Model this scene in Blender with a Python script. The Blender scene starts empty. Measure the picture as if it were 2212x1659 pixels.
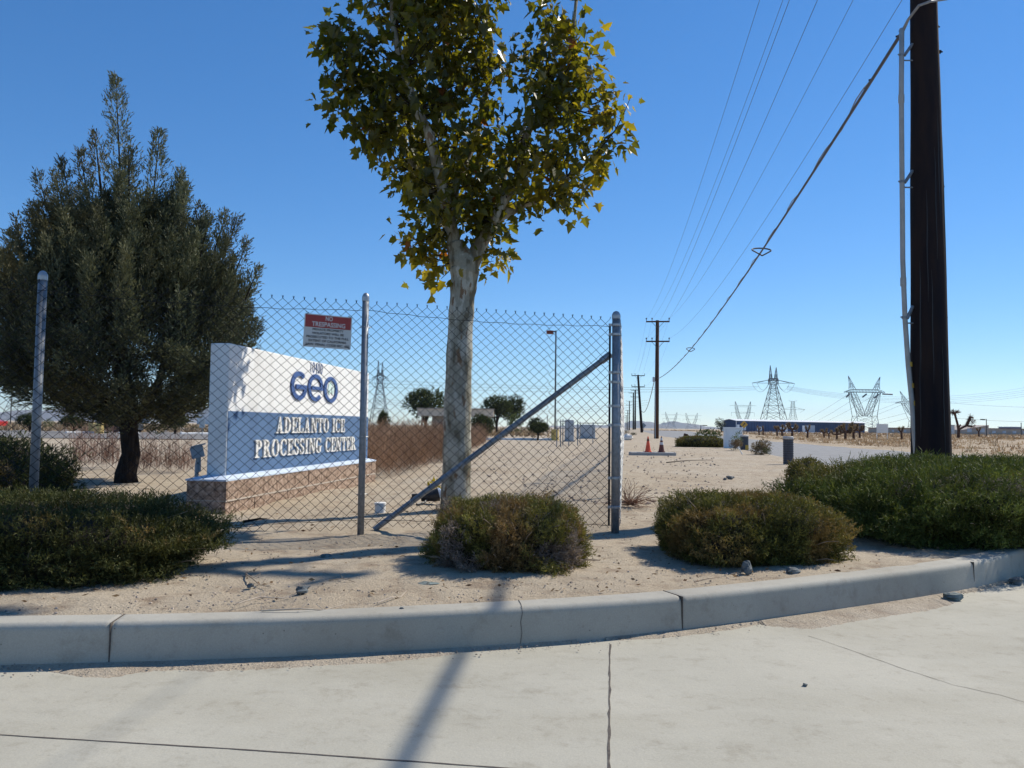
import bpy, math, random
import numpy as np
from mathutils import Matrix, Vector
R = math.radians
random.seed(7)
rng = np.random.default_rng(11)
scene = bpy.context.scene
col = scene.collection

# ------------------------------------------------------------------ camera
F = 1725.0; W0, H0 = 2212.0, 1659.0          # focal length and frame in measuring pixels
EYE = Vector((0, 0, 0.85))
PITCH, ROLL = 3.04, 0.70
cam_d = bpy.data.cameras.new('camera'); cam = bpy.data.objects.new('camera', cam_d); col.objects.link(cam)
CM = Matrix.Rotation(R(90 + PITCH), 4, 'X') @ Matrix.Rotation(R(ROLL), 4, 'Z')
cam.matrix_world = Matrix.Translation(EYE) @ CM
cam_d.sensor_width = 36; cam_d.lens = F / W0 * 36
cam_d.clip_start = 0.05; cam_d.clip_end = 40000
scene.camera = cam
scene.render.resolution_x = 1024; scene.render.resolution_y = 768

# ------------------------------------------------------------------ sky, sun, exposure
SUN_AZ = 55.5     # from +Y towards +X
SUN_EL = 44.0
world = bpy.data.worlds.new('World'); scene.world = world; world.use_nodes = True
wn = world.node_tree; wn.nodes.clear()
wo = wn.nodes.new('ShaderNodeOutputWorld'); bg = wn.nodes.new('ShaderNodeBackground')
sky = wn.nodes.new('ShaderNodeTexSky'); sky.sky_type = 'NISHITA'; sky.sun_disc = False
sky.sun_elevation = R(SUN_EL); sky.sun_rotation = R(SUN_AZ)
sky.air_density = 0.85; sky.dust_density = 0.0; sky.ozone_density = 4.0; sky.altitude = 900
bg.inputs['Strength'].default_value = 0.15
hs = wn.nodes.new('ShaderNodeHueSaturation'); hs.inputs['Saturation'].default_value = 1.22
wn.links.new(sky.outputs[0], hs.inputs['Color'])
sep = wn.nodes.new('ShaderNodeSeparateColor'); ma = wn.nodes.new('ShaderNodeMath'); ma.operation = 'MULTIPLY_ADD'; ma.inputs[1].default_value = .060; ma.inputs[2].default_value = 1.0
dv = wn.nodes.new('ShaderNodeVectorMath'); dv.operation = 'DIVIDE'     # soft shoulder, as a camera rolls off the bright horizon
wn.links.new(hs.outputs[0], sep.inputs[0]); wn.links.new(sep.outputs[2], ma.inputs[0]); wn.links.new(hs.outputs[0], dv.inputs[0]); wn.links.new(ma.outputs[0], dv.inputs[1])
wn.links.new(dv.outputs[0], bg.inputs['Color']); wn.links.new(bg.outputs[0], wo.inputs['Surface'])
sun_d = bpy.data.lights.new('sun', 'SUN'); sun_d.energy = 4.1; sun_d.angle = R(0.53); sun_d.color = (1.0, 0.93, 0.81)
sun = bpy.data.objects.new('sun', sun_d); col.objects.link(sun)
sv = Vector((math.sin(R(SUN_AZ)) * math.cos(R(SUN_EL)), math.cos(R(SUN_AZ)) * math.cos(R(SUN_EL)), math.sin(R(SUN_EL))))
sun.rotation_euler = sv.to_track_quat('Z', 'Y').to_euler()
sun.location = (0, 0, 30)
scene.view_settings.view_transform = 'Standard'; scene.view_settings.look = 'None'
scene.view_settings.exposure = 0.40; scene.view_settings.gamma = 1.0

# ------------------------------------------------------------------ helpers
def ray(px, py):
    d = CM.to_3x3() @ Vector(((px - W0 / 2) / F, -(py - H0 / 2) / F, -1)); return d
def P(px, py, Y):                     # a point seen at that pixel, at depth Y
    d = ray(px, py); return EYE + d * (Y / d.y)
def G(px, py, z=0.0):                 # the ground point seen at that pixel
    d = ray(px, py); return EYE + d * ((z - EYE.z) / d.z)
def wx(px, Y): return P(px, 925, Y).x

def tag(o, label=None, cat=None, group=None, kind=None):
    if label: o['label'] = label
    if cat: o['category'] = cat
    if group: o['group'] = group
    if kind: o['kind'] = kind
    return o
def empty(name, loc, label=None, cat=None, group=None, rz=0):
    o = bpy.data.objects.new(name, None); col.objects.link(o)
    o.location = loc; o.rotation_euler = (0, 0, rz); o.empty_display_size = .2
    o['orig'] = list(loc); return tag(o, label, cat, group)
def rootorig(o):
    while o.parent: o = o.parent
    return np.array(o['orig'])
def link_mesh(name, me, mat, parent=None, origin=None):
    o = bpy.data.objects.new(name, me); col.objects.link(o)
    if parent: o.parent = parent
    else:
        org = origin if origin is not None else (0, 0, 0)
        o.location = org; o['orig'] = list(org)
    mats = mat if isinstance(mat, (list, tuple)) else [mat]
    for m in mats: me.materials.append(m)
    return o
def np_mesh(name, V, loops, k, mat, parent=None, origin=None, cols=None, smooth=False, midx=None):
    """V (N,3) world verts, loops flat int array of polygons all of size k (or k list of sizes)"""
    V = np.asarray(V, dtype=np.float64).copy()
    org = rootorig(parent) if parent else (np.array(origin) if origin is not None else np.zeros(3))
    V -= org
    me = bpy.data.meshes.new(name)
    loops = np.asarray(loops, dtype=np.int32).ravel()
    if isinstance(k, int): tot = np.full(len(loops) // k, k, dtype=np.int32)
    else: tot = np.asarray(k, dtype=np.int32)
    st = np.concatenate([[0], np.cumsum(tot)[:-1]]).astype(np.int32)
    me.vertices.add(len(V)); me.vertices.foreach_set('co', V.astype(np.float32).ravel())
    me.loops.add(len(loops)); me.loops.foreach_set('vertex_index', loops)
    me.polygons.add(len(tot)); me.polygons.foreach_set('loop_start', st); me.polygons.foreach_set('loop_total', tot)
    if midx is not None: me.polygons.foreach_set('material_index', np.asarray(midx, dtype=np.int32))
    me.polygons.foreach_set('use_smooth', np.full(len(tot), smooth))
    me.update(calc_edges=True)
    if cols is not None:
        at = me.color_attributes.new('Col', 'FLOAT_COLOR', 'POINT')
        c4 = np.ones((len(V), 4), dtype=np.float32); c4[:, :3] = cols
        at.data.foreach_set('color', c4.ravel())
    return link_mesh(name, me, mat, parent, origin)

class MB:
    def __init__(s): s.v = []; s.f = []; s.m = []; s.cur = 0
    def add(s, vs, fs):
        n = len(s.v); s.v += [tuple(v) for v in vs]
        for f in fs: s.f.append([i + n for i in f]); s.m.append(s.cur)
        return s
    def box(s, c, size, rz=0, ux=None, ry=0):
        hx, hy, hz = size[0] / 2, size[1] / 2, size[2] / 2
        M = Matrix.Rotation(rz, 3, 'Z') @ Matrix.Rotation(ry, 3, 'Y')
        vs = [Vector(c) + M @ Vector((x * hx, y * hy, z * hz)) for x in (-1, 1) for y in (-1, 1) for z in (-1, 1)]
        return s.add(vs, [(0, 1, 3, 2), (4, 6, 7, 5), (0, 4, 5, 1), (2, 3, 7, 6), (0, 2, 6, 4), (1, 5, 7, 3)])
    def bevbox(s, c, size, rz=0, b=.01):
        hx, hy, hz = size[0] / 2, size[1] / 2, size[2] / 2
        M = Matrix.Rotation(rz, 3, 'Z'); vs = []
        for (z, i) in ((-hz, 0), (hz - b, 0), (hz, b)):
            for (x, y) in ((-hx + i + b, -hy + i), (hx - i - b, -hy + i), (hx - i, -hy + i + b), (hx - i, hy - i - b), (hx - i - b, hy - i), (-hx + i + b, hy - i), (-hx + i, hy - i - b), (-hx + i, -hy + i + b)):
                vs.append(Vector(c) + M @ Vector((x, y, z)))
        fs = []
        for r in range(2):
            for i in range(8):
                j = (i + 1) % 8; fs.append((r * 8 + i, r * 8 + j, (r + 1) * 8 + j, (r + 1) * 8 + i))
        fs.append(tuple(range(16, 24))); fs.append(tuple(reversed(range(8))))
        return s.add(vs, fs)
    def tube(s, pts, rad, n=8, cap=True, tw=0):
        pts = [Vector(p) for p in pts]; m = len(pts)
        if not hasattr(rad, '__len__'): rad = [rad] * m
        vs = []; ref = None
        for i, p in enumerate(pts):
            t = (pts[min(i + 1, m - 1)] - pts[max(i - 1, 0)])
            if t.length < 1e-9: t = Vector((0, 0, 1))
            t.normalize()
            if ref is None: ref = Vector((1, 0, 0)) if abs(t.x) < .9 else Vector((0, 1, 0))
            a = (ref - t * ref.dot(t)).normalized(); b = t.cross(a); ref = a
            for k in range(n):
                an = 2 * math.pi * (k + .5) / n; vs.append(p + (a * math.cos(an) + b * math.sin(an)) * rad[i])
        fs = []
        for i in range(m - 1):
            for k in range(n):
                l = (k + 1) % n; fs.append((i * n + k, i * n + l, (i + 1) * n + l, (i + 1) * n + k))
        if cap: fs.append(tuple(reversed(range(n)))); fs.append(tuple(range((m - 1) * n, m * n)))
        return s.add(vs, fs)
    def lathe(s, c, prof, n=20):
        vs = []; c = Vector(c)
        for (r, z) in prof:
            for k in range(n):
                a = 2 * math.pi * k / n; vs.append(c + Vector((r * math.cos(a), r * math.sin(a), z)))
        fs = []
        for i in range(len(prof) - 1):
            for k in range(n):
                l = (k + 1) % n; fs.append((i * n + k, i * n + l, (i + 1) * n + l, (i + 1) * n + k))
        fs.append(tuple(reversed(range(n)))); fs.append(tuple(range((len(prof) - 1) * n, len(prof) * n)))
        return s.add(vs, fs)
    def prism(s, pts2, O, U, V, N, d0, d1):
        """2-D outline placed on plane O,U,V and extruded along N from d0 to d1"""
        n = len(pts2); vs = []
        for d in (d0, d1):
            for (a, b) in pts2: vs.append(O + U * a + V * b + N * d)
        fs = [tuple(range(n, 2 * n)), tuple(reversed(range(n)))]
        for i in range(n): j = (i + 1) % n; fs.append((i, j, n + j, n + i))
        return s.add(vs, fs)
    def build(s, name, mat, parent=None, origin=None, smooth=False):
        k = [len(f) for f in s.f]; loops = [i for f in s.f for i in f]
        return np_mesh(name, np.array(s.v), loops, k, mat, parent, origin, None, smooth, s.m if max(s.m) else None)

def snoise(Pn, freq, seed, octv=1):
    r = np.random.default_rng(seed); out = np.zeros(len(Pn)); amp = 1; tot = 0
    for o in range(octv):
        for i in range(5):
            k = r.normal(size=3); k = k / np.linalg.norm(k) * freq * (2 ** o) * r.uniform(.6, 1.4)
            out += amp * np.sin(Pn @ k * 2 * np.pi + r.uniform(0, 6.28))
        tot += amp * 2.2; amp *= .5
    return out / tot

def unit(a): return a / np.maximum(np.linalg.norm(a, axis=1, keepdims=True), 1e-9)

def blades(Pt, D, L, Wd):
    """diamond shaped leaflets -> verts, loops"""
    n = len(Pt); D = unit(D); q = rng.normal(size=(n, 3)); S = unit(np.cross(D, q)); L = L[:, None]; Wd = Wd[:, None]
    V = np.empty((n, 4, 3)); V[:, 0] = Pt; V[:, 1] = Pt + D * L * .45 + S * Wd * .5; V[:, 2] = Pt + D * L; V[:, 3] = Pt + D * L * .45 - S * Wd * .5
    return V.reshape(-1, 3), np.arange(n * 4)
def sprays(Pt, D, L, wd, k=6, spread=.6, leaf=.4):
    """each spray: an axis with k side leaflets. returns P,D,L,W arrays for blades and the index of the source"""
    n = len(Pt); D = unit(D); idx = np.repeat(np.arange(n), k)
    t = np.tile(np.linspace(0, .8, k), n) + rng.uniform(-.05, .05, n * k)
    q = unit(rng.normal(size=(n * k, 3)))
    Pp = Pt[idx] + D[idx] * (t * L[idx])[:, None]
    Dd = unit(D[idx] + q * spread)
    Ll = L[idx] * leaf * rng.uniform(.7, 1.2, n * k)
    return Pp, Dd, Ll, np.full(n * k, wd) * rng.uniform(.7, 1.3, n * k), idx

# ------------------------------------------------------------------ materials
def nodes(name):
    m = bpy.data.materials.new(name); m.use_nodes = True; t = m.node_tree; t.nodes.clear()
    o = t.nodes.new('ShaderNodeOutputMaterial'); b = t.nodes.new('ShaderNodeBsdfPrincipled'); t.links.new(b.outputs[0], o.inputs[0])
    return m, t, b, o
def N(t, kind, **kw):
    n = t.nodes.new(kind)
    for k, v in kw.items():
        if k in n.inputs: n.inputs[k].default_value = v
        else: setattr(n, k, v)
    return n
def ramp(t, fac, stops):
    r = t.nodes.new('ShaderNodeValToRGB'); t.links.new(fac, r.inputs[0]); e = r.color_ramp.elements
    e[0].position, e[0].color = stops[0][0], (*stops[0][1], 1); e[1].position, e[1].color = stops[-1][0], (*stops[-1][1], 1)
    for p, c in stops[1:-1]: x = e.new(p); x.color = (*c, 1)
    return r.outputs[0]
def noise(t, scale, detail=4, rough=.55, vec=None, stretch=None):
    n = N(t, 'ShaderNodeTexNoise', Scale=scale, Detail=detail, Roughness=rough)
    tc = N(t, 'ShaderNodeTexCoord'); v = tc.outputs['Object']
    if stretch:
        mp = N(t, 'ShaderNodeMapping'); mp.inputs['Scale'].default_value = stretch; t.links.new(v, mp.inputs[0]); v = mp.outputs[0]
    t.links.new(v, n.inputs['Vector']); return n.outputs['Fac']
def mix(t, fac, a, b, mode='MIX'):
    m = N(t, 'ShaderNodeMix', data_type='RGBA', blend_type=mode)
    for s, v in ((0, fac), (6, a), (7, b)):
        if hasattr(v, 'links'): t.links.new(v, m.inputs[s])
        elif s == 0: m.inputs[0].default_value = v
        else: m.inputs[s].default_value = (*v, 1)
    return m.outputs[2]
def bump(t, b, h, strength, dist):
    n = N(t, 'ShaderNodeBump', Strength=strength, Distance=dist); t.links.new(h, n.inputs['Height']); t.links.new(n.outputs[0], b.inputs['Normal'])
def pm(name, c1, c2=None, scale=8, rough=.7, bs=0, bscale=60, metal=0, stretch=None, detail=5, bd=.01, lo=.35, hi=.65, spec=.5):
    m, t, b, o = nodes(name); b.inputs['Roughness'].default_value = rough; b.inputs['Metallic'].default_value = metal
    b.inputs['Specular IOR Level'].default_value = spec
    if c2 is None: c2 = tuple(x * .8 for x in c1)
    f = noise(t, scale, detail, .6, stretch=stretch); t.links.new(ramp(t, f, [(lo, c2), (hi, c1)]), b.inputs['Base Color'])
    if bs: bump(t, b, noise(t, bscale, 6, .65, stretch=stretch), bs, bd)
    return m
def leafmat(name, trans=.35, rough=.6, tint=(1, 1, 1), spec=.25):
    m, t, b, o = nodes(name); a = N(t, 'ShaderNodeAttribute', attribute_name='Col')
    b.inputs['Roughness'].default_value = rough; b.inputs['Specular IOR Level'].default_value = spec
    t.links.new(a.outputs['Color'], b.inputs['Base Color'])
    tr = N(t, 'ShaderNodeBsdfTranslucent'); c = mix(t, 1.0, a.outputs['Color'], tint, 'MULTIPLY'); t.links.new(c, tr.inputs['Color'])
    mx = N(t, 'ShaderNodeMixShader'); mx.inputs[0].default_value = trans
    t.links.new(b.outputs[0], mx.inputs[1]); t.links.new(tr.outputs[0], mx.inputs[2]); t.links.new(mx.outputs[0], o.inputs[0])
    return m

# ground: sandy dirt with grit, pale patches and darker specks
def ground_mat(name, base=(.42, .345, .25), pale=(.49, .425, .33), dark=(.28, .215, .155), far=None):
    m, t, b, o = nodes(name); b.inputs['Roughness'].default_value = .95; b.inputs['Specular IOR Level'].default_value = .15
    big = noise(t, .55, 6, .6); med = noise(t, 4.5, 8, .65); fine = noise(t, 90, 4, .7)
    c = ramp(t, big, [(.33, base), (.66, pale)])
    c = mix(t, ramp(t, med, [(.30, (1, 1, 1)), (.50, (0, 0, 0))]), c, dark)
    sp = N(t, 'ShaderNodeTexVoronoi', Scale=38.0); tc = N(t, 'ShaderNodeTexCoord'); t.links.new(tc.outputs['Object'], sp.inputs['Vector'])
    r2 = ramp(t, sp.outputs['Distance'], [(.10, (.62, .58, .55)), (.22, (1, 1, 1))])
    c = mix(t, .75, c, r2, 'MULTIPLY')
    g = ramp(t, fine, [(.3, (.72, .70, .68)), (.7, (1.18, 1.16, 1.12))]); c = mix(t, .8, c, g, 'MULTIPLY')
    t.links.new(c, b.inputs['Base Color'])
    ad = N(t, 'ShaderNodeMath', operation='MULTIPLY_ADD'); t.links.new(med, ad.inputs[0]); ad.inputs[1].default_value = 3.0; t.links.new(fine, ad.inputs[2])
    bump(t, b, ad.outputs[0], .9, .012); return m
def concrete_mat(name, c1, c2, spots=(.5, .5, .5)):
    m, t, b, o = nodes(name); b.inputs['Roughness'].default_value = .85; b.inputs['Specular IOR Level'].default_value = .3
    big = noise(t, .9, 6, .6); fine = noise(t, 160, 3, .7); med = noise(t, 9, 7, .7)
    c = ramp(t, big, [(.3, c2), (.7, c1)])
    c = mix(t, .7, c, ramp(t, med, [(.28, (.74, .71, .67)), (.46, (1, 1, 1)), (.75, (1.05, 1.05, 1.04))]), 'MULTIPLY')
    st = noise(t, .35, 5, .7, stretch=(1, 2.2, 1)); c = mix(t, .6, c, ramp(t, st, [(.36, (.82, .80, .76)), (.52, (1, 1, 1))]), 'MULTIPLY')
    c = mix(t, .7, c, ramp(t, fine, [(.3, (.86, .86, .86)), (.7, (1.1, 1.1, 1.1))]), 'MULTIPLY')
    vo = N(t, 'ShaderNodeTexVoronoi', Scale=11.0); tc = N(t, 'ShaderNodeTexCoord'); t.links.new(tc.outputs['Object'], vo.inputs['Vector'])
    c = mix(t, .8, c, ramp(t, vo.outputs['Distance'], [(.022, spots), (.05, (1, 1, 1))]), 'MULTIPLY')
    pit = noise(t, 26, 6, .75); c = mix(t, .5, c, ramp(t, pit, [(.30, (.68, .66, .63)), (.40, (1, 1, 1))]), 'MULTIPLY')
    t.links.new(c, b.inputs['Base Color']); bump(t, b, pit, .35, .006); return m
def bark_mat():
    m, t, b, o = nodes('sycamore_bark'); b.inputs['Roughness'].default_value = .85; b.inputs['Specular IOR Level'].default_value = .2
    n1 = noise(t, 5.5, 4, .55, stretch=(1.6, 1.6, .6)); n2 = noise(t, 9, 5, .6, stretch=(1.5, 1.5, .5)); n3 = noise(t, 60, 4, .6)
    c = ramp(t, n1, [(.40, (.15, .13, .09)), (.44, (.25, .235, .18)), (.52, (.29, .275, .215)), (.56, (.42, .40, .33))])
    c = mix(t, ramp(t, n2, [(.60, (0, 0, 0)), (.64, (1, 1, 1))]), c, (.19, .125, .075))
    c = mix(t, .5, c, ramp(t, n3, [(.3, (.75, .75, .75)), (.7, (1.1, 1.1, 1.1))]), 'MULTIPLY')
    t.links.new(c, b.inputs['Base Color']); bump(t, b, n2, .7, .02); return m
def block_mat():
    m, t, b, o = nodes('split_face_block'); b.inputs['Roughness'].default_value = .95; b.inputs['Specular IOR Level'].default_value = .15
    n1 = noise(t, 22, 6, .75); n2 = noise(t, 3, 3, .5); n3 = noise(t, 35, 5, .7, stretch=(1, 1, .45))
    c = ramp(t, n1, [(.36, (.17, .11, .075)), (.5, (.40, .29, .215)), (.62, (.60, .46, .36))])
    c = mix(t, .4, c, ramp(t, n2, [(.3, (.8, .75, .7)), (.7, (1.1, 1.08, 1.05))]), 'MULTIPLY')
    t.links.new(c, b.inputs['Base Color']); bump(t, b, n3, 1.0, .035); return m

M = dict(
    ground=ground_mat('sandy_ground'),
    bank=ground_mat('bank_ground', (.40, .31, .21), (.50, .42, .31), (.25, .18, .11)),
    concrete=concrete_mat('drive_concrete', (.45, .425, .35), (.38, .36, .295), (.72, .70, .68)),
    kerb=concrete_mat('kerb_concrete', (.43, .41, .35), (.35, .33, .28), (.35, .34, .32)),
    joint=pm('joint_dirt', (.12, .10, .08), (.06, .05, .045), 40, .95),
    asphalt=pm('asphalt', (.27, .262, .25), (.20, .195, .185), 3, .9, .3, 120),
    sand=ground_mat('drift_sand', (.42, .36, .28), (.47, .41, .33), (.32, .26, .20)),
    galv=pm('galvanised_steel', (.30, .315, .335), (.21, .225, .24), 30, .55, .15, 200, metal=.55, spec=.4),
    wire=pm('fence_wire', (.022, .023, .027), (.012, .013, .016), 60, .8, spec=.15),
    darkpaint=pm('weathered_pole_wood', (.030, .019, .016), (.011, .010, .014), 2.2, .88, .5, 30, stretch=(2.5, 2.5, .5), bd=.006, spec=.15),
    polewood=pm('brown_pole_wood', (.105, .055, .035), (.06, .032, .022), 5, .9, .5, 20, stretch=(5, 5, .4), spec=.2),
    pvc=pm('grey_conduit', (.42, .41, .39), (.33, .32, .30), 6, .5, .1, 50),
    yellow=pm('yellow_paint', (.62, .38, .05), (.50, .29, .04), 9, .6),
    paleyellow=pm('faded_yellow_paint', (.66, .50, .17), (.55, .41, .14), 9, .7),
    black=pm('black_plastic', (.025, .025, .028), (.015, .015, .017), 20, .5),
    cable=pm('cable_sheath', (.075, .07, .075), (.05, .045, .05), 20, .55),
    cablegrey=pm('grey_cable', (.30, .29, .28), (.22, .21, .21), 20, .6),
    white=pm('white_stucco', (.80, .80, .78), (.70, .69, .665), 3.5, .85, .5, 140, bd=.006, spec=.2, stretch=(1, 1, .28), lo=.3, hi=.5),
    blue=pm('blue_stucco', (.100, .175, .305), (.085, .145, .26), 3.5, .85, .5, 140, bd=.006, spec=.2, stretch=(1, 1, .28), lo=.3, hi=.5),
    sill=pm('pale_sill', (.60, .68, .78), (.52, .60, .70), 4, .8),
    navy=pm('logo_blue', (.045, .10, .28), (.04, .085, .25), 10, .45),
    green=pm('logo_green', (.50, .72, .62), (.70, .80, .78), 22, .6),
    letter=pm('letter_white', (.80, .78, .73), (.70, .68, .63), 14, .55),
    block=block_mat(),
    mortar=pm('mortar', (.55, .48, .39), (.45, .38, .31), 40, .95),
    signwhite=pm('sign_white', (.55, .56, .54), (.50, .51, .49), 10, .45),
    signred=pm('sign_red', (.32, .035, .03), (.27, .03, .025), 10, .45),
    signblack=pm('sign_ink', (.03, .03, .032), (.02, .02, .02), 10, .5),
    bark=bark_mat(),
    darkbark=pm('juniper_bark', (.055, .043, .035), (.02, .016, .014), 8, .95, 1.0, 25, stretch=(4, 4, .6), bd=.03, spec=.1),
    twig=pm('dry_twig', (.36, .28, .20), (.22, .16, .11), 30, .9),
    stick=pm('pale_stick', (.50, .43, .34), (.36, .29, .22), 30, .9),
    core=pm('bush_core', (.045, .034, .022), (.015, .012, .008), 25, .95, 1.0, 60),
    leaf=leafmat('sycamore_leaf', .62, .35, (1.7, 1.55, .35), .6),
    conifer=leafmat('conifer_spray', .22, .7, (1.0, 1.0, .8)),
    juniper=leafmat('juniper_spray', .24, .65, (1.1, 1.05, .7)),
    weed=leafmat('dry_weed', .25, .85, (1, .9, .8), .1),
    rock=pm('grey_rock', (.17, .19, .19), (.07, .08, .085), 18, .85, .8, 30),
    greenrock=pm('greenish_rock', (.20, .25, .24), (.08, .10, .10), 22, .8, .8, 40),
    orange=pm('cone_orange', (.95, .13, .04), (.72, .08, .03), 8, .5),
    dirtyorange=pm('cone_dirty', (.16, .05, .03), (.11, .03, .02), 12, .6),
    reflect=pm('cone_band', (.70, .70, .68), (.55, .55, .53), 12, .5),
    slab=concrete_mat('slab_concrete', (.44, .43, .41), (.36, .35, .33)),
    bin=pm('bin_dark', (.085, .09, .11), (.06, .065, .08), 20, .7, .3, 60),
    lid=pm('bin_lid', (.50, .48, .46), (.40, .38, .36), 20, .7),
    old_asphalt=pm('old_asphalt', (.20, .185, .165), (.15, .14, .13), .6, .95, .3, 40),
    navywall=pm('navy_siding', (.012, .045, .125), (.010, .036, .10), .3, .7, stretch=(1, 1, 1)),
    roofwhite=pm('pale_roof', (.72, .73, .74), (.62, .63, .64), .5, .6),
    glass=pm('window_glass', (.45, .52, .60), (.30, .36, .44), .8, .25),
    cream=pm('cream_fascia', (.66, .56, .44), (.58, .49, .38), .8, .85),
    tanwall=pm('tan_wall', (.38, .32, .27), (.33, .28, .23), .6, .9),
    brick=pm('dark_red_brick', (.20, .055, .035), (.14, .04, .03), 1.2, .9),
    warehouse=pm('pale_metal_wall', (.36, .42, .50), (.32, .38, .46), .2, .6),
    steel=pm('tower_steel', (.10, .115, .14), (.08, .09, .11), .5, .6, metal=.2),
    boxgrey=pm('cabinet_grey', (.46, .49, .51), (.38, .41, .43), 2, .6),
    red=pm('red_paint', (.45, .03, .025), (.38, .025, .02), 3, .3),
    rubber=pm('tyre_rubber', (.03, .03, .03), (.02, .02, .02), 20, .9),
    hill=pm('distant_hill', (.20, .17, .15), (.15, .125, .115), .004, .95, spec=.05),
    bandmetal=pm('new_steel', (.42, .43, .44), (.33, .34, .35), 40, .4, metal=.6),
    ribbon=pm('marker_paint', (.8, .8, .78), (.7, .7, .68), 9, .8),
)
# ================================================================== SETTING
RZ = -0.17                                        # level of the drive and the road
kb_px = [(-160, 1447), (0, 1443), (230, 1439), (500, 1431), (800, 1418), (1130, 1396), (1320, 1383), (1481, 1366), (1800, 1323), (2114, 1275), (2212, 1245), (2330, 1190)]
kb = [G(x, y, RZ) for x, y in kb_px]
kx = [-30, -8] + [p.x for p in kb] + [5.4, 6.1, 6.6, 7.1, 8.9, 11.8, 19.0, 60.0]
d0 = (kb[1] - kb[0]); sl = d0.y / d0.x
ky = [kb[0].y - sl * (kb[0].x + 30) , kb[0].y - sl * (kb[0].x + 8)] + [p.y for p in kb] + [8.9, 10.4, 12.0, 14.5, 28.0, 50.0, 112.0, 470.0]
kx = np.array(kx); ky = np.array(ky)
def yk(x): return np.interp(x, kx, ky)
# smooth the kerb line a little
_xs = np.linspace(-9, 7.0, 1200); _ys = yk(_xs)
for _ in range(900): _ys[1:-1] = (_ys[:-2] + _ys[1:-1] * 2 + _ys[2:]) / 4
def yks(x):
    x = np.asarray(x, dtype=float); return np.where((x > -8.9) & (x < 6.9), np.interp(x, _xs, _ys), yk(x))

# kerb: swept profile, split by joints into lengths but one kerb
def sweep_kerb():
    # arc-length samples
    xs = _xs[30:-8]; ys = _ys[30:-8]; pts = np.stack([xs, ys], 1)
    joints = [G(231, 1439, RZ).x, G(1478, 1366, RZ).x, G(2110, 1275, RZ).x, G(231, 1439, RZ).x - 3.05, G(2110, 1275, RZ).x + 2.1]
    prof = [(0.0, RZ - .1), (0.0, RZ), (.0065, -.09), (.009, -.045), (.0105, -.026), (.012, -.017), (.016, -.008), (.022, -.001), (.030, .004), (.038, .0058), (.048, .006), (.09, .006), (.155, .006), (.166, .004), (.172, -.003), (.175, -.2)]
    V = []; Fc = []
    t = np.gradient(pts, axis=0); t /= np.linalg.norm(t, axis=1, keepdims=True); nrm = np.stack([-t[:, 1], t[:, 0]], 1)
    n = len(prof)
    for i in range(len(xs)):
        g = min(abs(xs[i] - j) for j in joints); dent = .006 if g < .005 else 0
        ch = .0012 * math.sin(xs[i] * 5.3) * math.sin(xs[i] * 2.3)
        for (o, z) in prof:
            oo = o + dent + (ch if z > -.05 and o < .1 else 0)
            V.append((pts[i, 0] + nrm[i, 0] * oo, pts[i, 1] + nrm[i, 1] * oo, z - (dent if z > -.1 else 0) + (ch * .6 if z > 0 else 0)))
    for i in range(len(xs) - 1):
        for k in range(n - 1): Fc += [i * n + k, (i + 1) * n + k, (i + 1) * n + k + 1, i * n + k + 1]
    o = np_mesh('kerb', V, Fc, 4, M['kerb'], smooth=True); tag(o, kind='structure')
    jm = MB()
    for j in joints:
        i = int(np.argmin(abs(xs - j))); p = pts[i]; nn = nrm[i]; a = math.atan2(nn[1], nn[0])
        jm.box((p[0] + nn[0] * .088, p[1] + nn[1] * .088, -.083), (.168, .004, .175), rz=a)
    # hairline crack
    j = jm.build('kerb_joint', M['joint']); tag(j, kind='structure')
sweep_kerb()
def strip(name, pts, w, z, mat, jag=0, thick=.003, zf=None):
    V = []; Fc = []; pp = []
    for a, b in zip(pts[:-1], pts[1:]):
        m = max(2, int((Vector(b) - Vector(a)).length / .05))
        for i in range(m): q = Vector(a).lerp(Vector(b), i / m); pp.append(q)
    pp.append(Vector(pts[-1])); n = len(pp)
    for i, p in enumerate(pp):
        t = (pp[min(i + 1, n - 1)] - pp[max(0, i - 1)]); t.z = 0; t.normalize(); s = Vector((-t.y, t.x, 0))
        off = random.uniform(-jag, jag); ww = w * random.uniform(.6, 1.3)
        V.append(p + s * (off - ww / 2)); V.append(p + s * (off + ww / 2))
    for v in V: v.z = z
    for i in range(n - 1): Fc += [2 * i, 2 * i + 2, 2 * i + 3, 2 * i + 1]
    return tag(np_mesh(name, [tuple(v) for v in V], Fc, 4, mat), kind='structure')

# driveway: sheet from behind the camera to the kerb (passes under it)
def sheet(name, xs, yfun0, yfun1, ny, zf, mat, powr=1.0):
    xs = np.asarray(xs, float); V = []; nx = len(xs)
    for x in xs:
        a, b = yfun0(x), yfun1(x)
        for j in range(ny): y = a + (b - a) * (j / (ny - 1)) ** powr; V.append((x, y, zf(x, y)))
    Fc = []
    for i in range(nx - 1):
        for j in range(ny - 1): Fc += [i * ny + j, (i + 1) * ny + j, (i + 1) * ny + j + 1, i * ny + j + 1]
    return np_mesh(name, V, Fc, 4, mat, smooth=True)
xs = np.linspace(-30, 9.0, 80)
dr = sheet('driveway', xs, lambda x: -25.0, lambda x: min(float(yks(x)) + .05, 14), 40, lambda x, y: RZ, M['concrete']); tag(dr, kind='structure')
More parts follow.
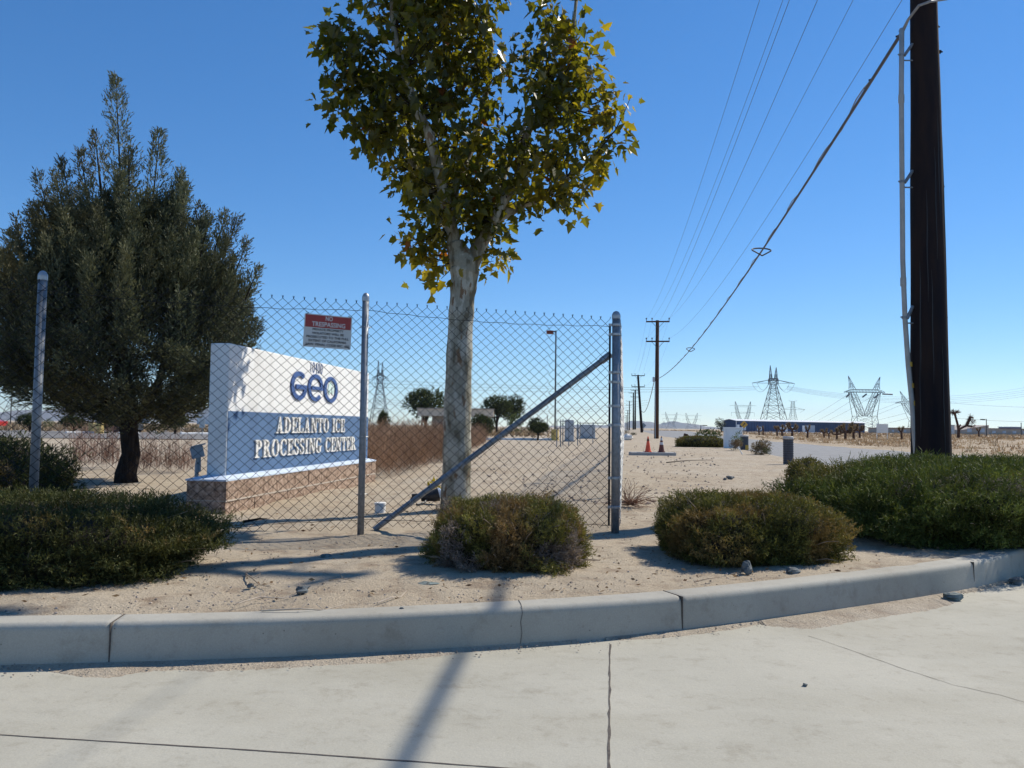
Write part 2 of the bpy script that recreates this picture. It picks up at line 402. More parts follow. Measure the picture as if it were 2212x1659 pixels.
# joints and cracks of the slabs (4 mm above)
zj = RZ + .0015
strip('driveway_joint', [G(-300, 1566, RZ), G(0, 1588, RZ), G(560, 1622, RZ), G(1100, 1660, RZ), G(1700, 1705, RZ)], .007, zj, M['joint'], .001)
strip('driveway_joint', [G(1318, 1392, RZ), G(1317, 1500, RZ), G(1315, 1660, RZ), G(1314, 1800, RZ)], .008, zj, M['joint'], .002)
strip('driveway_crack', [G(1745, 1374, RZ), G(1790, 1388, RZ), G(1880, 1420, RZ), G(1960, 1448, RZ), G(2060, 1480, RZ), G(2160, 1502, RZ), G(2260, 1530, RZ)], .0028, zj, M['joint'], .003)
# crack down the kerb at (1125, 1305..1395)
kc = MB(); q0 = G(1112, 1300, .009); q = [G(1125, 1309, .009), P(1127, 1335, yks(G(1125, 1309, 0).x) + .008), P(1121, 1365, yks(G(1125, 1309, 0).x) + .001)]
cx = float(G(1126, 1396, RZ).x)
yy = float(yks(cx)); pts = [(cx - .014, yy + .16, .008), (cx - .004, yy + .09, .008), (cx, yy + .028, .007), (cx + .004, yy + .010, -.02), (cx - .004, yy + .006, -.06), (cx + .003, yy + .002, -.11), (cx - .006, yy - .001, -.168)]
kc.tube(pts, .0013, 4); tag(kc.build('kerb_crack', M['joint']), kind='structure')

# road
def xnear(y): return np.interp(y, [-60, 12, 14, 28, 50, 112, 470, 3000], [5.2, 7.0, 7.1, 8.9, 11.8, 19, 60, 420])
def xfar(y): return np.interp(y, [-60, 20, 29, 54, 117, 470, 3000], [15.5, 17.6, 19, 20.5, 28.2, 70, 435])
ysr = np.concatenate([np.arange(-60, 60, 1.5), np.geomspace(60, 3000, 70)])
def crest(y): return .55 * math.exp(-((y - 150) / 42) ** 2)
V = []; Fc = []
for y in ysr:
    a, b = float(xnear(y)) - .15, float(xfar(y)) + .5
    if y < 14: a = 7.2
    for k in range(9):
        x = a + (b - a) * k / 8; V.append((x, y, RZ - .012 + .05 * (1 - (k / 4 - 1) ** 2) + crest(y)))
for i in range(len(ysr) - 1):
    for k in range(8): Fc += [i * 9 + k, i * 9 + k + 1, (i + 1) * 9 + k + 1, (i + 1) * 9 + k]
tag(np_mesh('road', V, Fc, 4, M['asphalt'], smooth=True), kind='structure')

# lot ground
cols_x = np.unique(np.concatenate([-np.geomspace(5, 5000, 70)[::-1], np.arange(-5, 7.5, .07), np.arange(7.5, 30, .5), np.geomspace(30, 60, 8)]))
rows_d = np.concatenate([[0.10], np.arange(.17, 9, .075), np.geomspace(9, 7500, 110)])
XX, DD = np.meshgrid(cols_x, rows_d, indexing='ij'); YY = yks(XX) + DD
PP = np.stack([XX.ravel(), YY.ravel(), np.zeros(XX.size)], 1)
near = np.clip(1 - (PP[:, 1] - 12) / 14, 0, 1) * np.clip(DD.ravel() / .35, 0, 1)
Z = near * (.018 * snoise(PP, .55, 1, 2) + .006 * snoise(PP, 3.2, 2, 2) + .003 * snoise(PP, 9, 3)) - .004
Z += np.clip((PP[:, 1] - 12) / 40, 0, 1) * .03 * snoise(PP, .06, 4, 2)
rd = np.clip(1 - (xnear(PP[:, 1]) - PP[:, 0]) / 3.0, 0, 1); Z += rd * np.array([crest(v) for v in PP[:, 1]])
# low mound kerb side, sand swell near the juniper and sign
Z += .03 * np.exp(-((PP[:, 0] + 3.2) ** 2 + (PP[:, 1] - 9.5) ** 2) / 4)
Z[DD.ravel() < .12] = -.006
PP[:, 2] = Z; n1, n2 = XX.shape
I = np.arange(n1 * n2).reshape(n1, n2); Q = np.stack([I[:-1, :-1], I[1:, :-1], I[1:, 1:], I[:-1, 1:]], -1).ravel()
tag(np_mesh('lot_ground', PP, Q, 4, M['ground'], smooth=True), kind='structure')
def lz(x, y): return 0.0
# far bank to the right of the road
ys2 = np.concatenate([np.arange(-10, 70, .8), np.geomspace(70, 7500, 90)]); off = np.concatenate([[0], np.geomspace(.3, 60, 50), np.geomspace(70, 6500, 25)])
YB, OB = np.meshgrid(ys2, off, indexing='ij'); XB = xfar(YB) + OB - .2
PB = np.stack([XB.ravel(), YB.ravel(), np.zeros(XB.size)], 1); ob = OB.ravel(); yb = PB[:, 1]
hb = np.clip(ob / 2.5, 0, 1) * .17 - .21
hb += .55 * np.exp(-((yb - 42) / 16) ** 2) * np.clip(ob / 9, 0, 1) * np.clip((60 - ob) / 30, 0, 1) * np.clip((PB[:, 0] - 20) / 10, 0, 1)
hb += .05 * snoise(PB, .25, 8, 2) * np.clip(ob / 2, 0, 1) + np.clip(1 - ob / 2, 0, 1) * .04 * snoise(PB, .4, 9)
hb += np.clip(1 - ob / 12, 0, 1) * np.array([crest(v) for v in yb])
PB[:, 2] = hb; n1, n2 = YB.shape; I = np.arange(n1 * n2).reshape(n1, n2); Q = np.stack([I[:-1, :-1], I[:-1, 1:], I[1:, 1:], I[1:, :-1]], -1).ravel()
tag(np_mesh('roadside_bank', PB, Q, 4, M['bank'], smooth=True), kind='structure')
b = MB(); b.add([(-9000, -9000, -.45), (9000, -9000, -.45), (9000, 9000, -.45), (-9000, 9000, -.45)], [(0, 1, 2, 3)])
tag(b.build('desert_floor', M['ground']), kind='structure')

# distant hills
def hills(name, y0, x0, x1, prof, depth=900):
    n = 160; xs = np.linspace(x0, x1, n); V = []; m = 7
    for i, x in enumerate(xs):
        t = (x - x0) / (x1 - x0); h = np.interp(t, [p[0] for p in prof], [p[1] for p in prof])
        h = h * (1 + .16 * math.sin(x * .013) + .10 * math.sin(x * .037 + 1) + .06 * math.sin(x * .09)) + 1
        for j in range(m):
            u = j / (m - 1); V.append((x, y0 + depth * u, -2 + h * math.sin(u * math.pi / 2) ** .8 * (1 + .15 * math.sin(x * .03 + j * 2) * (1 - u))))
    Fc = []
    for i in range(n - 1):
        for j in range(m - 1): Fc += [i * m + j, (i + 1) * m + j, (i + 1) * m + j + 1, i * m + j + 1]
    return tag(np_mesh(name, V, Fc, 4, M['hill'], smooth=True), kind='structure')
Yh = 6200.0
hills('hills', Yh, wx(-200, Yh), wx(760, Yh), [(0, 60), (.15, 75), (.30, 125), (.40, 105), (.48, 120), (.56, 85), (.7, 70), (.85, 35), (1, 5)])
hills('hills', Yh, wx(1150, Yh), wx(1680, Yh), [(0, 5), (.3, 25), (.42, 30), (.5, 62), (.58, 40), (.66, 66), (.74, 30), (.85, 12), (1, 5)])

# sand drifted along the kerb foot on the concrete
def drift(name, edge_px):
    V = []; e = []
    for a, c in zip(edge_px[:-1], edge_px[1:]):
        for i in range(14): e.append((a[0] + (c[0] - a[0]) * i / 14, a[1] + (c[1] - a[1]) * i / 14))
    e.append(edge_px[-1]); Fc = []
    for i, (x, y) in enumerate(e):
        g = G(x, y + random.uniform(-1.5, 1.5), RZ); kx_ = g.x; ky_ = float(yks(kx_)) + .004
        for j in range(5):
            u = j / 4; yy = ky_ + (min(g.y, ky_ - .004) - ky_) * u
            V.append((kx_, yy, RZ - .0015 + .016 * (1 - u) ** 1.2))
    for i in range(len(e) - 1):
        for j in range(4): Fc += [i * 5 + j, i * 5 + j + 1, (i + 1) * 5 + j + 1, (i + 1) * 5 + j]
    return tag(np_mesh(name, V, Fc, 4, M['sand'], smooth=True), kind='structure')
drift('sand_drift', [(-100, 1450), (10, 1448), (100, 1452), (170, 1466), (230, 1468), (330, 1451), (380, 1450), (450, 1454), (560, 1449), (700, 1440), (820, 1436), (900, 1425), (1000, 1412), (1130, 1400), (1250, 1391)])
drift('sand_drift', [(1310, 1386), (1430, 1380), (1500, 1372), (1580, 1362), (1640, 1350), (1680, 1356), (1760, 1363), (1850, 1346), (1930, 1334), (2010, 1322), (2060, 1310), (2072, 1299), (2050, 1288), (2120, 1277), (2200, 1254)])

# gravel and grit lying on the lot
def stones(name, n, region, smin, smax, mat, label):
    base = np.array([(1, 0, 0), (-1, 0, 0), (0, 1, 0), (0, -1, 0), (0, 0, 1), (0, 0, -.6)], float)
    fc = np.array([(0, 2, 4), (2, 1, 4), (1, 3, 4), (3, 0, 4), (2, 0, 5), (1, 2, 5), (3, 1, 5), (0, 3, 5)])
    c = region(n); s = np.exp(rng.uniform(math.log(smin), math.log(smax), n))
    V = base[None] * (1 + rng.uniform(-.35, .35, (n, 6, 1))) * s[:, None, None] * np.array([1, 1, .65])
    an = rng.uniform(0, 6.28, n); ca, sa = np.cos(an), np.sin(an)
    X = V[:, :, 0] * ca[:, None] - V[:, :, 1] * sa[:, None]; Yv = V[:, :, 0] * sa[:, None] + V[:, :, 1] * ca[:, None]
    V = np.stack([X, Yv, V[:, :, 2]], -1) + c[:, None, :]
    Fc = (fc[None] + (np.arange(n) * 6)[:, None, None]).ravel()
    g = rng.uniform(.5, 1.25, n)[:, None] * np.where(rng.random((n, 1)) < .25, np.array([[.22, .21, .21]]), np.array([[.38, .31, .25]]))
    return tag(np_mesh(name, V.reshape(-1, 3), Fc, 3, mat, cols=np.repeat(g, 6, 0)), label, 'gravel', kind='stuff')
M['pebble'] = leafmat('pebble', 0.0, .9, spec=.15)
def reg_lot(n):
    y = 3.4 + 9.5 * rng.random(n) ** 1.6; x = rng.uniform(-1, 1, n) * (y * .75)
    ok = y > yks(x) + .2; x, y = x[ok], y[ok]; k = len(x)
    if k < n: i = rng.integers(0, k, n - k); x = np.concatenate([x, x[i] + rng.normal(0, .1, n - k)]); y = np.concatenate([y, np.maximum(y[i] + .05, 3.6)])
    y = np.maximum(y, yks(x) + .2)
    return np.stack([x, y, np.full(n, .004)], 1)
stones('gravel', 5000, reg_lot, .0025, .0095, M['pebble'], 'small loose gravel scattered over the sandy lot ground')
def reg_far(n):
    y = 9 + 30 * rng.random(n) ** 1.5; x = rng.uniform(-.1, .26, n) * y
    return np.stack([x, y, np.full(n, .005)], 1)
stones('gravel', 1200, reg_far, .01, .035, M['pebble'], 'clods and stones on the bare ground beyond the fence')
def reg_drift(n):
    x = rng.uniform(-3, 4, n); y = yks(x) - np.abs(rng.normal(0, .06, n)) - .01
    return np.stack([x, y, np.full(n, RZ + .008)], 1)
stones('gravel', 500, reg_drift, .002, .007, M['pebble'], 'fine grit along the foot of the concrete kerb')

# ================================================================== PLANTS
def lump(U, seed, amp=.08, fr=1.3): return 1 + amp * snoise(U, fr, seed, 2)
def bush(label, c, half, rz=0, n=6000, L=.06, wd=.006, seed=1, pal=None, cat='shrub', name='juniper_bush', group=None, ex=3.2, spiky=.5, k=8, up=.42, brown=.45, strays=30, core=True, topgreen=True, dead=0, spread=.85):
    a, b_, h = half; r = np.random.default_rng(seed)
    pal = pal or dict(g1=(.060, .072, .018), g2=(.115, .125, .030), br=(.16, .095, .030))
    root = empty(name, (c[0], c[1], 0), label, cat, group)
    U = unit(r.normal(size=(n * 2, 3)) * [1, 1, .9]); U = U[(U[:, 2] > -.5)][:n]; n = len(U)
    den = (np.abs(U[:, 0]) ** ex + np.abs(U[:, 1]) ** ex + np.abs(U[:, 2]) ** ex) ** (1 / ex)
    S = U / np.maximum(den, .3)[:, None]
    tuft = snoise(S, 4.2 / max(1, .0) , seed + 71, 2)
    rad = (r.uniform(.78, 1.0, n) ** .7) * lump(U * 1.0, seed + 5, .10, 1.1) * (1 + .06 * tuft)
    loc = S * rad[:, None]; loc[:, 2] = np.maximum(.32 + .68 * loc[:, 2], .015)
    ca, sa = math.cos(rz), math.sin(rz)
    def tow(q): return np.stack([c[0] + (q[:, 0] * a * ca - q[:, 1] * b_ * sa), c[1] + (q[:, 0] * a * sa + q[:, 1] * b_ * ca), q[:, 2] * h], 1)
    Pt = tow(loc); nr = unit(np.stack([U[:, 0] / a * ca - U[:, 1] / b_ * sa, U[:, 0] / a * sa + U[:, 1] / b_ * ca, U[:, 2] / h], 1))
    D = nr * (1 - up) + np.array([0, 0, up]) + r.normal(size=(n, 3)) * .40
    # side boughs dip
    Ln = L * r.uniform(.6, 1.3, n) * (1 + spiky * (r.random(n) < .12) * 1.0)
    Pt = Pt - unit(D) * (Ln * .55)[:, None]
    Pp, Dd, Ll, Ww, idx = sprays(Pt, D, Ln, wd, k, spread, .36)
    V, Fl = blades(Pp, Dd, Ll, Ww)
    bn = snoise(Pt, 1.2 / max(a, .3), seed + 9, 2); bn2 = r.random(n); g = r.random(n)[:, None]
    colr = np.array(pal['g1']) * (1 - g) + np.array(pal['g2']) * g
    w = np.clip((bn + brown - .5) * 2.2 + (bn2 - .5) * .6, 0, 1)[:, None]; colr = colr * (1 - w) + np.array(pal['br']) * w
    if dead:
        dm = (snoise(Pt, 1.8, seed + 31, 2) > (1 - dead))[:, None]; colr = np.where(dm, np.array([[.21, .17, .145]]), colr)
    colr = colr * r.uniform(.7, 1.25, (n, 1)) * (1 + .35 * tuft[:, None])
    np_mesh('foliage', V, Fl, 4, M['juniper'], root, cols=np.repeat(colr[idx], 4, 0))
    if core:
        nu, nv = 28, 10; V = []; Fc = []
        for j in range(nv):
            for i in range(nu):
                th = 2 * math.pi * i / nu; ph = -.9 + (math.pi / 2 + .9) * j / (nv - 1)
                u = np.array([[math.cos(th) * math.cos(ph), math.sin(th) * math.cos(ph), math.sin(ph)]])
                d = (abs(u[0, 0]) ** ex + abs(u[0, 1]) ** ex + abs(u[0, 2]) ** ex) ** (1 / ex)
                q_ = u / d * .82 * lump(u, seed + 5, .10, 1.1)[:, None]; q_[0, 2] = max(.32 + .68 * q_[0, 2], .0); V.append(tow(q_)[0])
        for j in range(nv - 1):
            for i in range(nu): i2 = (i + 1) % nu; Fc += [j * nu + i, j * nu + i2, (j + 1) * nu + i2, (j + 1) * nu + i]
        np_mesh('branches', V, Fc, 4, M['core'], root, smooth=True)  # solid dark hull added inside the bush to block light and see-through
    if strays:
        mb = MB()
        for i in range(strays):
            u = unit(r.normal(size=(1, 3))); u[0, 2] = abs(u[0, 2]) * .7
            d = (np.abs(u) ** ex).sum() ** (1 / ex); p0 = tow(u / d * .84)[0]; p1 = tow(u / d * r.uniform(1.0, 1.06))[0]
            p0 = Vector(p0); p1 = Vector(p1) + Vector((r.normal(0, .03), r.normal(0, .03), r.uniform(0, .05)))
            mb.tube([p0, (p0 + p1) / 2 + Vector((0, 0, .01)), p1], [.004, .003, .0015], 4)
        mb.build('twigs', M['twig'], root)
    return root
GR = dict(g1=(.040, .062, .012), g2=(.125, .145, .032), br=(.15, .125, .03))
OL = dict(g1=(.060, .064, .018), g2=(.18, .165, .035), br=(.20, .135, .045))
RB = dict(g1=(.075, .075, .020), g2=(.19, .175, .038), br=(.20, .13, .055))
# the clipped junipers of the verge, nearest the kerb
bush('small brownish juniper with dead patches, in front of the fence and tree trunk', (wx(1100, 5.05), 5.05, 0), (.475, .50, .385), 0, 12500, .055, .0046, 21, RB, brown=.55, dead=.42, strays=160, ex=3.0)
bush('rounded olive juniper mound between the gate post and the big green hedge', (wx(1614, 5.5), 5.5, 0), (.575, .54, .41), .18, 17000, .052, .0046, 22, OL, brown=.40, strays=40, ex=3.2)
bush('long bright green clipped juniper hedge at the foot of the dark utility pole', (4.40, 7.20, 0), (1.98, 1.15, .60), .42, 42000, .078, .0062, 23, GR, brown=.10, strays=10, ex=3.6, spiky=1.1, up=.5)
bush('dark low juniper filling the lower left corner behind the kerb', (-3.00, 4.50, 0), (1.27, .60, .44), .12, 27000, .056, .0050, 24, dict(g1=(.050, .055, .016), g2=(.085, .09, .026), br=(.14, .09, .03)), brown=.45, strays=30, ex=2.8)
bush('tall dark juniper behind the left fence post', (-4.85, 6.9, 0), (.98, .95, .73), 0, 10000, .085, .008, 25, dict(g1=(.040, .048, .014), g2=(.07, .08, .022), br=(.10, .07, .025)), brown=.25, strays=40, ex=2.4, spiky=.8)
bush('small dark juniper beyond the left end of the big hedge', (wx(1738, 11), 11, 0), (.22, .3, .46), 0, 1500, .06, .009, 26, OL, brown=.2, strays=6, ex=3.2)
# stray sprigs leaning out
def sprig(px, py, Y, dx, dz, n, label, pal=RB):
    pass

# conifer -------------------------------------------------------------------
def conifer():
    Yc = 11.3; base = P(274, 1038, 11.3); base = Vector((base.x, Yc, 0)); cx = base.x
    root = empty('cypress_tree', base, 'bushy dark grey-green cypress with twin pointed tops at the left', 'tree')
    tr = MB()
    tr.tube([base + Vector((0, 0, -.1)), base + Vector((-.02, 0, .12)), P(283, 980, Yc), P(278, 925, Yc), P(275, 880, Yc), P(262, 800, Yc), P(250, 600, Yc)], [.18, .145, .125, .12, .125, .10, .05], 14)
    tr.tube([P(283, 915, Yc), P(312, 880, Yc), P(345, 820, Yc - .2), P(380, 700, Yc - .3)], [.08, .075, .05, .03], 9)
    tr.tube([P(272, 900, Yc), P(235, 870, Yc), P(180, 850, Yc + .1), P(120, 800, Yc)], [.08, .06, .05, .02], 9)
    tr.build('trunk', M['darkbark'], root, smooth=True)
    # plumes: (tip px, tip py, depth offset, length, base radius)
    pl = [(250, 170, 0, 2.1, .36), (345, 285, -.1, 1.5, .34), (174, 329, .2, 1.3, .28), (133, 347, 0, 1.3, .26), (82, 379, .2, 1.3, .26), (119, 372, -.2, 1.2, .24), (279, 324, -.2, .8, .18), (69, 443, 0, .9, .2), (205, 290, .2, .9, .2), (392, 395, .1, .9, .24),
          (30, 490, 0, 1.0, .25), (10, 560, .2, .9, .25), (90, 440, -.3, .9, .25), (391, 370, 0, 1.2, .28), (402, 398, -.2, 1.0, .24), (433, 448, .2, 1.1, .26), (453, 471, -.2, 1.0, .22), (488, 462, 0, 1.2, .24), (513, 471, .2, 1.2, .24),
          (535, 520, 0, 1.0, .2), (558, 580, .1, .9, .2), (545, 690, .1, .7, .2), (500, 560, -.3, .9, .25), (230, 420, -.4, 1.1, .3), (160, 480, -.4, 1.0, .3), (400, 520, -.5, 1.0, .3), (320, 540, -.6, 1.1, .3), (-30, 640, .2, 1, .3), (270, 350, 0, 1.4, .35), (365, 420, 0, 1.2, .35)]
    r = np.random.default_rng(5); tips = []; 
    for (px, py, dz, L, rr) in pl:
        t = P(px, py, Yc + dz); d = Vector((t.x - cx, dz, 3.0)); d.normalize()
        tips.append((np.array(t), np.array((t.x - (t.x - cx) * .22 * L, t.y - dz * .2 * L, t.z - L)), rr))
    # body plumes on an egg surface
    cz = 2.05; ax, ay, az = 1.80, 1.65, 1.28
    ey = [475, 515, 560, 600, 660, 720, 800, 850, 885, 905]; el = [205, 135, 75, 28, -15, -35, 0, 60, 150, 235]; er = [350, 400, 455, 500, 535, 545, 530, 490, 435, 360]
    for i in range(820):
        py_ = 905 - 430 * r.random() ** .9; xl, xr_ = np.interp(py_, ey, el), np.interp(py_, ey, er); hw = (xr_ - xl) / 2; an_ = r.uniform(0, 6.283); k = r.uniform(.45, 1.0)
        u = np.array([math.cos(an_), math.sin(an_), (650 - py_) / 300]); q_ = P((xl + xr_) / 2 + hw * k * u[0], py_, Yc)
        b0 = np.array([q_.x, Yc + hw * .92 * k * u[1] * Yc / F, q_.z])
        L = r.uniform(.45, 1.0) * (1.35 if k > .75 else .9); out = np.array([u[0] * .34, u[1] * .34, .9]) * L
        if u[2] < -.35: out = np.array([u[0] * .55, u[1] * .55, .35]) * L * .7
        tips.append((b0 + out * .42, b0 - out * .58, r.uniform(.13, .22)))
    Pt = []; D = []; cc = []
    for (tip, bs, rr) in tips:
        ln = np.linalg.norm(tip - bs); n = int(165 * ln * (rr / .18)) + 40
        t = r.random(n) ** .8; ax_ = (tip - bs) / ln
        w = rr * (1 - t) ** .75 * (.25 + .75 * np.minimum(1, t * 4 + .4)) * (1 + .35 * np.sin(t * 17 + r.uniform(0, 6))) + .015
        q = r.normal(size=(n, 3)); q -= (q @ ax_)[:, None] * ax_; q = unit(q) * (w * r.uniform(.25, 1.0, n))[:, None]
        Pt.append(bs + ax_ * (t * ln)[:, None] + q); D.append(unit(q) * .55 + ax_ + r.normal(size=(n, 3)) * .25)
        cc.append(np.repeat(r.uniform(.55, 1.45), n))  # random tone per plume; the dark ones paint shaded gaps and depth
    Pt = np.concatenate(Pt); D = np.concatenate(D); cc = np.concatenate(cc); n = len(Pt)
    print('conifer sprays', n)
    L = r.uniform(.06, .12, n); Pp, Dd, Ll, Ww, idx = sprays(Pt, D, L, .015, 4, .5, .55)
    V, Fl = blades(Pp, Dd, Ll, Ww)
    g = r.random(n)[:, None]; c = np.array([.060, .072, .042]) * (1 - g) + np.array([.150, .155, .088]) * g; c = c * cc[:, None]
    w = np.clip(snoise(Pt, .5, 77, 2), 0, 1)[:, None] * .5; c = c * (1 - w) + np.array([.15, .12, .045]) * w
    np_mesh('crown', V, Fl, 4, M['conifer'], root, cols=np.repeat(c[idx], 4, 0))
    # leaders
    tw = MB()
    for (tip, bs, rr) in tips[:31]: tw.tube([bs, (bs + tip) / 2, tip - (tip - bs) * .03], [.022, .012, .004], 5)
    tw.build('branches', M['darkbark'], root)
conifer()

# sycamore ------------------------------------------------------------------
def sycamore():
    Y0 = 8.0; base = Vector((wx(985, Y0), Y0, 0))
    root = empty('sycamore_tree', base, 'sycamore with mottled pale trunk and yellowing heart-shaped crown behind the fence', 'tree')
    tr = MB()
    tp = [(983, 1140, .17), (984, 1080, .148), (987, 1000, .143), (988, 900, .140), (991, 800, .132), (995, 700, .127), (999, 640, .127), (1003, 600, .140), (1004, 575, .150), (990, 545, .115), (982, 520, .085)]
    pts = []; rad = []
    for i in range(len(tp) - 1):
        for s in range(6):
            u = s / 6; pts.append(P(tp[i][0] + (tp[i + 1][0] - tp[i][0]) * u, tp[i][1] + (tp[i + 1][1] - tp[i][1]) * u, Y0)); rad.append((tp[i][2] + (tp[i + 1][2] - tp[i][2]) * u) * (1 + .03 * math.sin(i * 6 + s * 1.3)))
    tr.tube(pts, rad, 22)
    def limb(ps, r0, r1, n=10):
        q = []; m = len(ps)
        for i in range(m - 1):
            for s in range(4): u = s / 4; q.append(tuple(ps[i][k] + (ps[i + 1][k] - ps[i][k]) * u for k in range(3)))
        q.append(ps[-1]); k = len(q)
        tr.tube([P(a, b, Y0 + c) for a, b, c in q], [r0 + (r1 - r0) * i / (k - 1) * (1 + .08 * math.sin(i * 1.7)) for i in range(k)], n)
    limbs = [[(988, 560, 0), (972, 480, 0), (955, 400, -.1), (930, 300, -.2), (900, 235, -.2), (870, 150, -.1), (850, 60, 0), (845, -60, 0)],
             [(1012, 590, 0), (1036, 530, 0), (1072, 470, .05), (1130, 440, .15), (1180, 420, .2), (1225, 385, .25), (1270, 350, .3)],
             [(1062, 480, -.1), (1095, 420, 0), (1120, 380, .1), (1133, 300, .1), (1165, 240, 0), (1200, 190, 0), (1235, 90, .1), (1245, 0, .2)],
             [(975, 490, 0), (985, 400, .2), (1030, 290, .3), (1055, 180, .3), (1062, 100, .3), (1050, -20, .3)],
             [(965, 460, 0), (900, 370, .2), (850, 280, .3), (790, 190, .3), (730, 110, .2)],
             [(985, 560, .05), (960, 470, .4), (900, 340, .8), (870, 200, .9), (930, 40, .9)],
             [(1015, 560, .05), (1060, 460, .4), (1100, 350, .8), (1150, 230, .9), (1180, 100, .9)],
             [(930, 300, -.2), (960, 200, .3), (960, 80, .4), (970, -40, .5)], [(1165, 240, 0), (1230, 235, .1), (1270, 200, .2)],
             [(900, 235, -.2), (820, 190, .2), (740, 160, .2)]]
    rr = [(.075, .026), (.085, .020), (.052, .018), (.045, .015), (.045, .012), (.05, .012), (.05, .012), (.035, .01), (.03, .01), (.03, .01)]
    for l, (a, b_) in zip(limbs, rr): limb(l, a, b_)
    tr.build('trunk', M['bark'], root, smooth=True)
    lobes = [(855, 115, 138), (748, 118, 68), (770, 205, 68), (720, 175, 45), (860, 250, 95), (960, 60, 105), (890, 330, 62), (925, 405, 52), (1000, 130, 80), (800, 270, 45), (960, 250, 75),
             (985, 370, 90), (1005, 455, 70), (1060, 330, 70), (1040, 200, 60), (1240, 110, 80), (1275, 215, 78), (1190, 290, 95), (1300, 320, 60), (1180, 370, 75), (1100, 410, 70), (1222, 40, 55), (1195, 160, 65), (1270, 385, 40),
             (935, 480, 48), (920, 540, 30), (945, 590, 32), (1085, 555, 30), (1060, 500, 42), (1160, 440, 26), (1240, 430, 24), (880, 520, 18), (1340, 300, 28),
             (885, -50, 122), (985, -70, 105), (800, -30, 60), (1205, -40, 62), (1080, -80, 55), (950, -190, 130), (1150, -170, 90), (700, 80, 30), (1130, 130, 35), (1000, 20, 60),
             (735, 235, 42), (785, 295, 46), (830, 345, 42), (875, 395, 38), (905, 450, 36), (840, 180, 60), (1230, 180, 60), (1320, 250, 35),
             (930, 430, 60, .7), (965, 390, 75, .9), (905, 340, 75, .95), (860, 270, 70, .9), (1000, 300, 60, .9), (960, 460, 50, -.3)]
    r = np.random.default_rng(3); C = []; Lp = [np.array(P(a, b, Y0 + c)) for l in limbs for a, b, c in l]
    Lp = np.array(Lp + [np.array(P(1000 + q, 560 - q, Y0)) for q in (0, 20)])
    cl = []; tw = MB()
    px2m = Y0 / F
    for lb in lobes:
        x, y, rad = 1015 + (lb[0] - 1015) * .95, lb[1], lb[2] * .95; dyy = lb[3] if len(lb) > 3 else 0
        n = max(3, int((rad / 30) ** 2 * 1.75)); Rm = rad * px2m
        for i in range(n):
            u = unit(r.normal(size=(1, 3)))[0] * Rm * r.uniform(.15, 1.0) ** .5; u[1] *= 1.15
            cl.append((np.array(P(x, y, Y0)) * (1 + dyy / Y0) + u - np.array([0, 0, .85 * dyy / Y0]), Rm))
    leaves = []; ld = []; ctone = []
    for (c, Rm) in cl:
        d = np.linalg.norm(Lp - c, axis=1); j = int(np.argmin(d + .2 * np.maximum(Lp[:, 2] - c[2], 0))); s = Lp[j]
        if d[j] < 1.3:
            mid = (s + c) / 2 + np.array([0, 0, -.03]); tw.tube([s, mid, c], [.008, .006, .003], 4, cap=False)
        m = r.integers(13, 22); tone = r.random()
        off = r.normal(size=(m, 3)) * .095; leaves.append(c + off); ld.append(unit(off + np.array([0, -.05, -.05])) + np.array([0, 0, -.45])); ctone += [tone] * m
    tw.tube([P(1290, 330, Y0 - .3), P(1330, 280, Y0 - .2), P(1352, 235, Y0 - .1), P(1362, 210, Y0 - .1)], [.01, .007, .005, .003], 4)
    extra = np.array([P(1362, 205, Y0 - .1), P(1366, 232, Y0 - .1), P(1350, 262, Y0 - .1), P(1300, 395, Y0), P(1255, 440, Y0), P(925, 625, Y0), P(935, 640, Y0), P(905, 600, Y0), P(1055, 585, Y0), P(1030, 590, Y0), P(690, 65, Y0), P(672, 95, Y0), P(705, 60, Y0)])
    leaves.append(extra); ld.append(unit(r.normal(size=extra.shape) + np.array([0, 0, -.8]))); ctone += [.95] * len(extra)
    tw.build('branches', M['darkbark'], root)
    Pt = np.concatenate(leaves); D = unit(np.concatenate(ld) + r.normal(size=Pt.shape) * .45); ctone = np.array(ctone); n = len(Pt); print('leaves', n)
    h = [(0, 0), (.36, -.06), (.27, .13), (.56, .36), (.30, .42), (.26, .62), (0, 1.0)]
    hv = np.array(h); k = len(h)
    # blade normals lean up to the light
    Nn = unit(np.array([.15, -.05, 1.0]) * r.uniform(.2, 1.2, (n, 1)) + r.normal(size=(n, 3)) * .55); S = unit(np.cross(D, Nn)); Nn = unit(np.cross(S, D))
    s = r.uniform(.055, .135, n)
    V = np.empty((n, 2, k, 3)); fold = r.uniform(.05, .45, n); curl = r.uniform(-.1, .35, n)
    for side, sg in ((0, 1), (1, -1)):
        jit = 1 + r.uniform(-.12, .12, (n, k))
        X = hv[None, :, 0] * sg * jit; Yv = hv[None, :, 1] * np.ones((n, 1)); Zv = np.abs(X) * fold[:, None] - curl[:, None] * Yv ** 2
        V[:, side] = Pt[:, None] + (X[..., None] * S[:, None] + Yv[..., None] * D[:, None] + Zv[..., None] * Nn[:, None]) * s[:, None, None]
    idx = np.arange(n * 2 * k).reshape(n * 2, k); idx[1::2] = idx[1::2, ::-1]
    t = np.clip(ctone * .55 + r.random(n) * .55 + .12 * snoise(Pt, .5, 9), 0, 1)[:, None]
    yl = np.clip((Pt[:, 0] - base.x) * .06, -.06, .06)[:, None]; t = np.clip(t + yl, 0, 1)
    g1 = np.array([.050, .062, .016]); g2 = np.array([.115, .115, .022]); g3 = np.array([.25, .205, .032])
    c = np.where(t < .65, g1 + (g2 - g1) * (t / .65), g2 + (g3 - g2) * ((t - .65) / .35)); rb = (r.random((n, 1)) < .006); c = np.where(rb, np.array([[.20, .07, .02]]), c)
